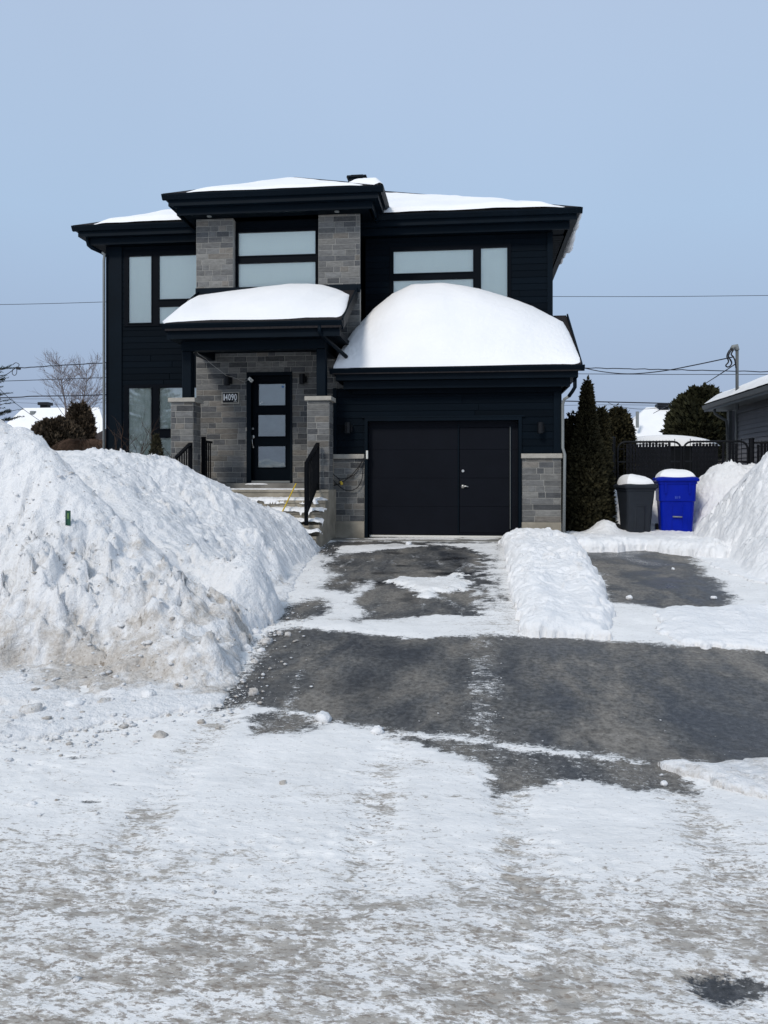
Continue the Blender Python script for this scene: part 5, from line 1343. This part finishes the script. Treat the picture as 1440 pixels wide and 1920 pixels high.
mb.prismY([(nx_e, zeN), (nx_e+.02, zeN-.09), (nx_e+.049, zeN-.1), (nx_e+.049, zeN)], Yn0, 21.0); mb.box(nx_e+.05, NX+.5, 20.98, 21.0, zeN-.15, zeN+.0); mb.build('gutter', M_vtrim, nb)
MB().box(NX-.045, NX-.0, Yn0, Yn1-.12, zeN-.30, zeN-.141).build('frieze_board', M_lamp, nb)
mkobj('roof', [(nx_e+.03,Yn0,zeN+.01),(nx_e+.03,21.05,zeN+.01),(12,16.8,zeN+2.6),(12,Yn0,zeN+2.6),(12,21.05,zeN)], [(0,3,2,1),(1,2,4)], M_shingle, nb)
u, v = np.meshgrid(np.linspace(0, 1, 60), np.linspace(0, 1, 80)); Yq = Yn0+(21.0-Yn0)*v; kq = np.minimum(u*5, (21.02-Yq)*1.35)
Xq = nx_e+.05+kq; ZQ = zeN+.02+kq*.42+.12*np.clip(kq/.3+.25, 0, 1)*(1+.3*fbm(Xq*2, Yq*2, 3, 4))
tag(grid('roof_snow', Xq, Yq, ZQ, M_soft), 'snow on the roof of the grey neighbouring house', 'snow cover')
dn = P(1345, 778, 20.2)
MB().tube([(nx_e+.10, 20.3, zeN-.1), (nx_e+.12, 20.3, zeN-.25), (XatY(1362, 20.4), 20.4, zeN-.42), (XatY(1364, 20.45), 20.45, zeN-.6), (XatY(1364, 20.45), 20.45, .5)], .035, 8).build('downspout', M_vtrim, nb, True)
# service mast with weatherhead
mx, my, mz = P(1382, 735, 19.0); _, _, mt = P(1382, 652, 19.0)
ms = MB().tube([(mx, my, mz-.4), (mx, my, mt)], .036, 10).build('service_mast', M_vtrim, nb, True)
MB().tube([(mx, my, mt-.06), (mx-.02, my, mt+.04), (mx-.09, my, mt+.02), (mx-.13, my, mt-.03)], [.055, .06, .05, .035], 10).build('weatherhead', M_grey, ms, True)
def wp(pts, Y, Y2=None): Y2 = Y2 or Y; n = len(pts)-1; return [P(a, b, Y+(Y2-Y)*i/n) for i, (a, b) in enumerate(pts)]
for k, q in enumerate(([(1373,653),(1367,658),(1363,668),(1366,678),(1361,685),(1364,688),(1369,686),(1372,680),(1369,673)], [(1374,655),(1369,660),(1366,668),(1370,676),(1372,680)], [(1376,655),(1371,664),(1374,668),(1378,676),(1380,690)])):
    MB().tube(smooth_path(wp(q, 18.9-.02*k), 5), .016, 5).build('drip_loop', M_cable, ms, True)
# ---- houses far behind -------------------------------------------------------
def far_house(x0, x1, y0, y1, ze, zr, wallm, label, gable_x=True, over=.4, snowlabel=None):
    r = empty('far_house', ((x0+x1)/2, (y0+y1)/2, .3), label, 'house', 'houses behind the yard')
    MB().box(x0+over, x1-over, y0+over, y1-over, .2, ze).build('wall', wallm, r)
    ym = (y0+y1)/2; xm = (x0+x1)/2
    d = min((x1-x0)/2, (y1-y0)/2)
    a, b = ((x0+d*.9, ym, zr), (x1-d*.9, ym, zr)) if (x1-x0) > (y1-y0) else ((xm, y0+d*.9, zr), (xm, y1-d*.9, zr))
    v = [(x0,y0,ze),(x1,y0,ze),(x1,y1,ze),(x0,y1,ze),a,b]
    f = [(0,1,5,4),(2,3,4,5),(1,2,5),(3,0,4),(3,2,1,0)] if (x1-x0) > (y1-y0) else [(0,1,4),(1,2,5,4),(2,3,5),(3,0,4,5),(3,2,1,0)]
    rf = mkobj('roof', v, f, M_snowroof, r)
    return r, rf
M_snowroof = snow_mat('roof_snow_far', 0, .15, .5)
xa, _, za = P(1130, 848, 40); xb = P(1450, 800, 40)[0]; zr = P(1200, 764, 43)[2]
hr, rf = far_house(xa, xb, 40, 46, za, zr, M_brownwall, 'far house with a broad snowy roof and vent behind the fence')
g0 = P(1147, 790, 39.5); g1 = P(1205, 790, 39.5); gp_ = P(1150, 767, 41)
zz0 = P(1147, 792, 40)[2]; zz1 = P(1150, 767, 41)[2]; X0g = P(1150, 0, 41)[0]; X1g = P(1196, 0, 41)[0]
dm = mkobj('dormer', [(X0g-.35,41,zz0),(X0g+.1,41,zz1),(X1g,43.5,zz1-.1),(X1g+.5,43.5,zz0-.2),(X0g+.6,41,zz0-.05),(X0g+.1,44.5,zz1),(X0g-.35,44.5,zz0)], [(0,1,4),(1,5,2),(1,2,3,4),(0,6,5,1)], M_shingle, hr)
vx_, vy_, vz_ = P(1243, 770, 43); mb = MB(); mb.box(vx_-.45, vx_+.45, vy_-.3, vy_+.3, vz_-.4, vz_-.10); mb.box(vx_-.24, vx_+.24, vy_-.2, vy_+.2, vz_-.10, vz_+.18); mb.box(vx_-.34, vx_+.34, vy_-.3, vy_+.3, vz_+.18, vz_+.34); mb.build('roof_vent', M_lamp, rf)
vx_, vy_, vz_ = P(1195, 783, 41); MB().tube([(vx_, vy_, vz_-.5), (vx_, vy_, vz_+.3)], .08, 8).build('vent_pipe', M_grey, rf)
# shed roof just behind the fence
xa, _, za = P(1168, 838, 21.5); xb = P(1352, 838, 21.5)[0]; zr = P(1260, 822, 22.3)[2]
sh = empty('garden_shed', ((xa+xb)/2, 22.5, .5), 'low dark shed with thick rounded snow on its roof behind the gate', 'shed')
MB().box(xa+.1, xb-.1, 21.6, 24.0, .4, za).build('wall', M_lamp, sh)
u, v = np.meshgrid(np.linspace(0, 1, 60), np.linspace(0, 1, 30))
Xs = xa+(xb-xa)*u; Ys = 21.5+2.6*v; Zs = za+.02+.34*np.clip(np.sin(np.pi*np.clip(u*1.0, 0, 1)), 0, 1)**.35*np.clip(v*6, 0, 1)**.5*(1-.15*u)
tag(grid('shed_snow', Xs, Ys, Zs, M_soft), 'rounded snow on the shed roof, just above the gate top', 'snow cover')
# left far houses
xa, _, za = P(-60, 850, 42); xb = P(215, 850, 42)[0]; zr = P(80, 764, 44)[2]
hl, rf = far_house(xa, xb, 42, 46.4, za-.3, zr, M_brownwall, 'far house under a bright snowy hip roof at the left edge')
vx_, vy_, vz_ = P(85, 768, 45); mb = MB(); mb.box(vx_-.8, vx_+.8, vy_-.2, vy_+.2, vz_-.35, vz_-.1); mb.box(vx_-.22, vx_+.22, vy_-.2, vy_+.2, vz_-.1, vz_+.25); mb.box(vx_-.32, vx_+.32, vy_-.3, vy_+.3, vz_+.25, vz_+.42); mb.build('roof_vent', M_lamp, rf)
vx_, vy_, vz_ = P(62, 780, 44); mb = MB(); mb.tube([(vx_, vy_, vz_-.7), (vx_, vy_, vz_+.1)], .10, 8); mb.tube([(vx_, vy_, vz_+.1), (vx_, vy_, vz_+.28)], .18, 8); mb.build('vent_pipe', M_grey, rf)
vx_, vy_, vz_ = P(71, 793, 43); MB().box(vx_-.12, vx_+.12, vy_-.1, vy_+.1, vz_-.4, vz_+.1).build('vent_box', M_grey, rf)
xa = P(150, 840, 36)[0]; xb = P(300, 840, 36)[0]; za = P(180, 830, 36)[2]; zr = P(175, 783, 38.5)[2]
r = empty('far_house', ((xa+xb)/2, 38, .3), 'brown house with a bare dark roof just left of the main house corner', 'house', 'houses behind the yard')
MB().box(xa+.4, xb, 36.3, 44, .2, za).build('wall', M_brownwall, r)
rf = mkobj('roof', [(xa,36,za),(xb,36,za),(xb,44,za),(xa,44,za),(xa+1.2,38.5,zr),(xb,39.5,zr-.3)], [(0,1,5,4),(3,0,4),(2,3,4,5),(1,2,5),(3,2,1,0)], simple('brown_shingles', (.050,.043,.042), .9, .15, var=.2, vs=5), r)
tag(grid('roof_snow', *(lambda X_, Y_: (X_, Y_, zr-.02+.12*np.sin(np.clip((X_-(xa+.5))/1.0, 0, 1)*3.14)-(np.abs(Y_-38.2))*.5))(*np.meshgrid(np.linspace(xa+.5, xa+1.5, 20), np.linspace(37.6, 38.8, 12))), M_soft), 'patch of snow on the bare brown far roof', 'snow cover')
# dark hedge line beyond the left yard and low back fence
rg_ = np.random.default_rng(9)
def hfn(rg, n):
    xh = rg.uniform(-18, -7.4, n); zh = rg.random(n)
    return np.stack([xh, 22.5+rg.normal(0, .2, n), .5+zh*(1.55+.12*fbm(xh*1.5, xh*0, 3, 3))], 1), rg.normal(0, 1, (n, 3))
tag(foliage(None, 'hedge', M_cedar, hfn, 24000, .12, (.006,.007,.005), (.028,.028,.016), 77), 'low dark hedge crossing the yard behind the big snowbank', 'hedge')
def hfn2(rg, n):
    xh = rg.uniform(-2, 30, n); zh = rg.random(n)
    return np.stack([xh, 62+rg.normal(0, .6, n), .5+zh*(4.6+1.3*fbm(xh*.5, xh*0, 4, 5))], 1), rg.normal(0, 1, (n, 3))
tag(foliage(None, 'distant_wood', leaf_mat('far_twigs', (.12,.11,.12), (.16,.15,.16)), hfn2, 9000, .8, (.10,.095,.10), (.18,.17,.18), 78, aspect=9), 'hazy line of bare treetops far behind the cedars', 'wood', kind='stuff')
# ---- overhead wires ----------------------------------------------------------
def wire(pts, Y, r_, label, Y2=None, wob=0.):
    q = smooth_path(wp(pts, Y, Y2), 10)
    if wob: q = [p+Vector((0, 0, wob*math.sin(i*1.9)*math.sin(i*.37))) for i, p in enumerate(q)]
    tag(MB().tube(q, r_, 5).build('overhead_wire', M_wire), label, 'wire', 'overhead wires')
wire([(1010,690),(1097,690),(1200,692),(1290,694),(1440,697),(1560,698)], 27, .016, 'twisted wire passing from the garage eave to the right, upper of the level pair', wob=.012)
wire([(1010,700),(1085,701),(1250,702),(1440,702),(1560,702)], 28, .011, 'thin straight wire just below the twisted one at the right')
wire([(1090,689),(1130,697),(1180,701),(1240,696),(1300,685),(1376,669)], 26, .014, 'sagging service wire rising to the mast of the grey house', 19.0)
wire([(1378,683),(1340,708),(1300,733),(1262,755),(1225,775)], 19.0, .014, 'wire slanting down left from the mast into the round cedar', 40)
wire([(1000,751),(1055,752),(1150,754),(1275,757),(1380,760)], 30, .022, 'thick dark wire low over the far roof at the right')
wire([(1140,755),(1160,762),(1200,767),(1240,764),(1275,757)], 30, .009, 'thin slack wire hanging under the thick one at the right')
wire([(1000,761),(1060,760),(1150,759),(1250,760)], 34, .008, 'faint thin wire beneath the thick one at the right')
wire([(900,556),(1036,556),(1240,556),(1440,554),(1560,553)], 60, .020, 'lone faint wire high in the sky at the right')
wire([(-80,571),(0,571),(100,569),(200,566),(320,562)], 55, .020, 'lone faint wire high in the sky at the left')
wire([(-80,691),(0,690),(35,690),(100,686),(200,680),(300,674)], 27, .018, 'twisted wire with a splice near the spruce, top of the left bundle', wob=.010)
wire([(-60,724),(0,708),(28,691)], 27, .013, 'short wire slanting up to the splice above the spruce')
wire([(-80,717),(25,714),(110,711),(200,708),(300,705)], 28, .013, 'thin wire through the birch crowns, middle of the left bundle')
wire([(-80,747),(30,745),(60,743),(140,742),(200,740),(300,737)], 29, .022, 'thick dark wire across the birches, lowest of the left bundle')
wire([(-80,748),(30,748),(140,748),(200,748),(300,748)], 33, .008, 'faint thin wire just under the thick left one')
wire([(-40,690),(10,740),(45,768),(85,796),(110,812)], 30, .013, 'wire slanting down right from the spruce over the snowy far roof', 42)
wire([(20,745),(30,754),(60,756),(100,758),(160,756),(240,754)], 38, .008, 'faint wire sagging over the far vent at the left')
# splice loop on the top left wire
tag(MB().tube(smooth_path(wp([(24,692),(23,700),(27,704),(31,700),(32,690),(36,684),(30,680),(24,684)], 27), 5), .012, 5).tube(wp([(31,690),(38,691)], 27), .05, 6).build('wire_splice', M_cable), 'dark splice with a wire loop on the top left wire', 'splice')
# green marker in the snowbank
bX, bY, bZ, bS = bankL[1]
for yy in np.arange(5.6, 9.0, .02):
    q_ = P(131, 984, yy); r_i = int(round((yy-3.9)/.02)); c_i = int(round((q_[0]+8.4)/.02))
    if bZ[r_i, c_i] > q_[2]: break
mx, my, mz = q_[0], q_[1]-.02, q_[2]+.075
r = empty('green_marker', (mx, my, mz-.05), 'small green tag with a bright edge stuck in the big snowbank', 'marker')
ob = MB().box(mx-.016, mx+.016, my-.004, my+.004, mz-.08, mz+.052).build('marker_plate', M_green, r)
MB().box(mx-.026, mx-.0205, my-.012, my+.012, mz-.08, mz+.055).build('marker_edge', simple('marker_edge', (.02,.09,.07), .3), r)
MB().box(mx-.012, mx+.004, my-.0065, my-.0045, mz-.02, mz+.03).build('marker_print', simple('marker_print', (.08,.17,.05), .5), r)
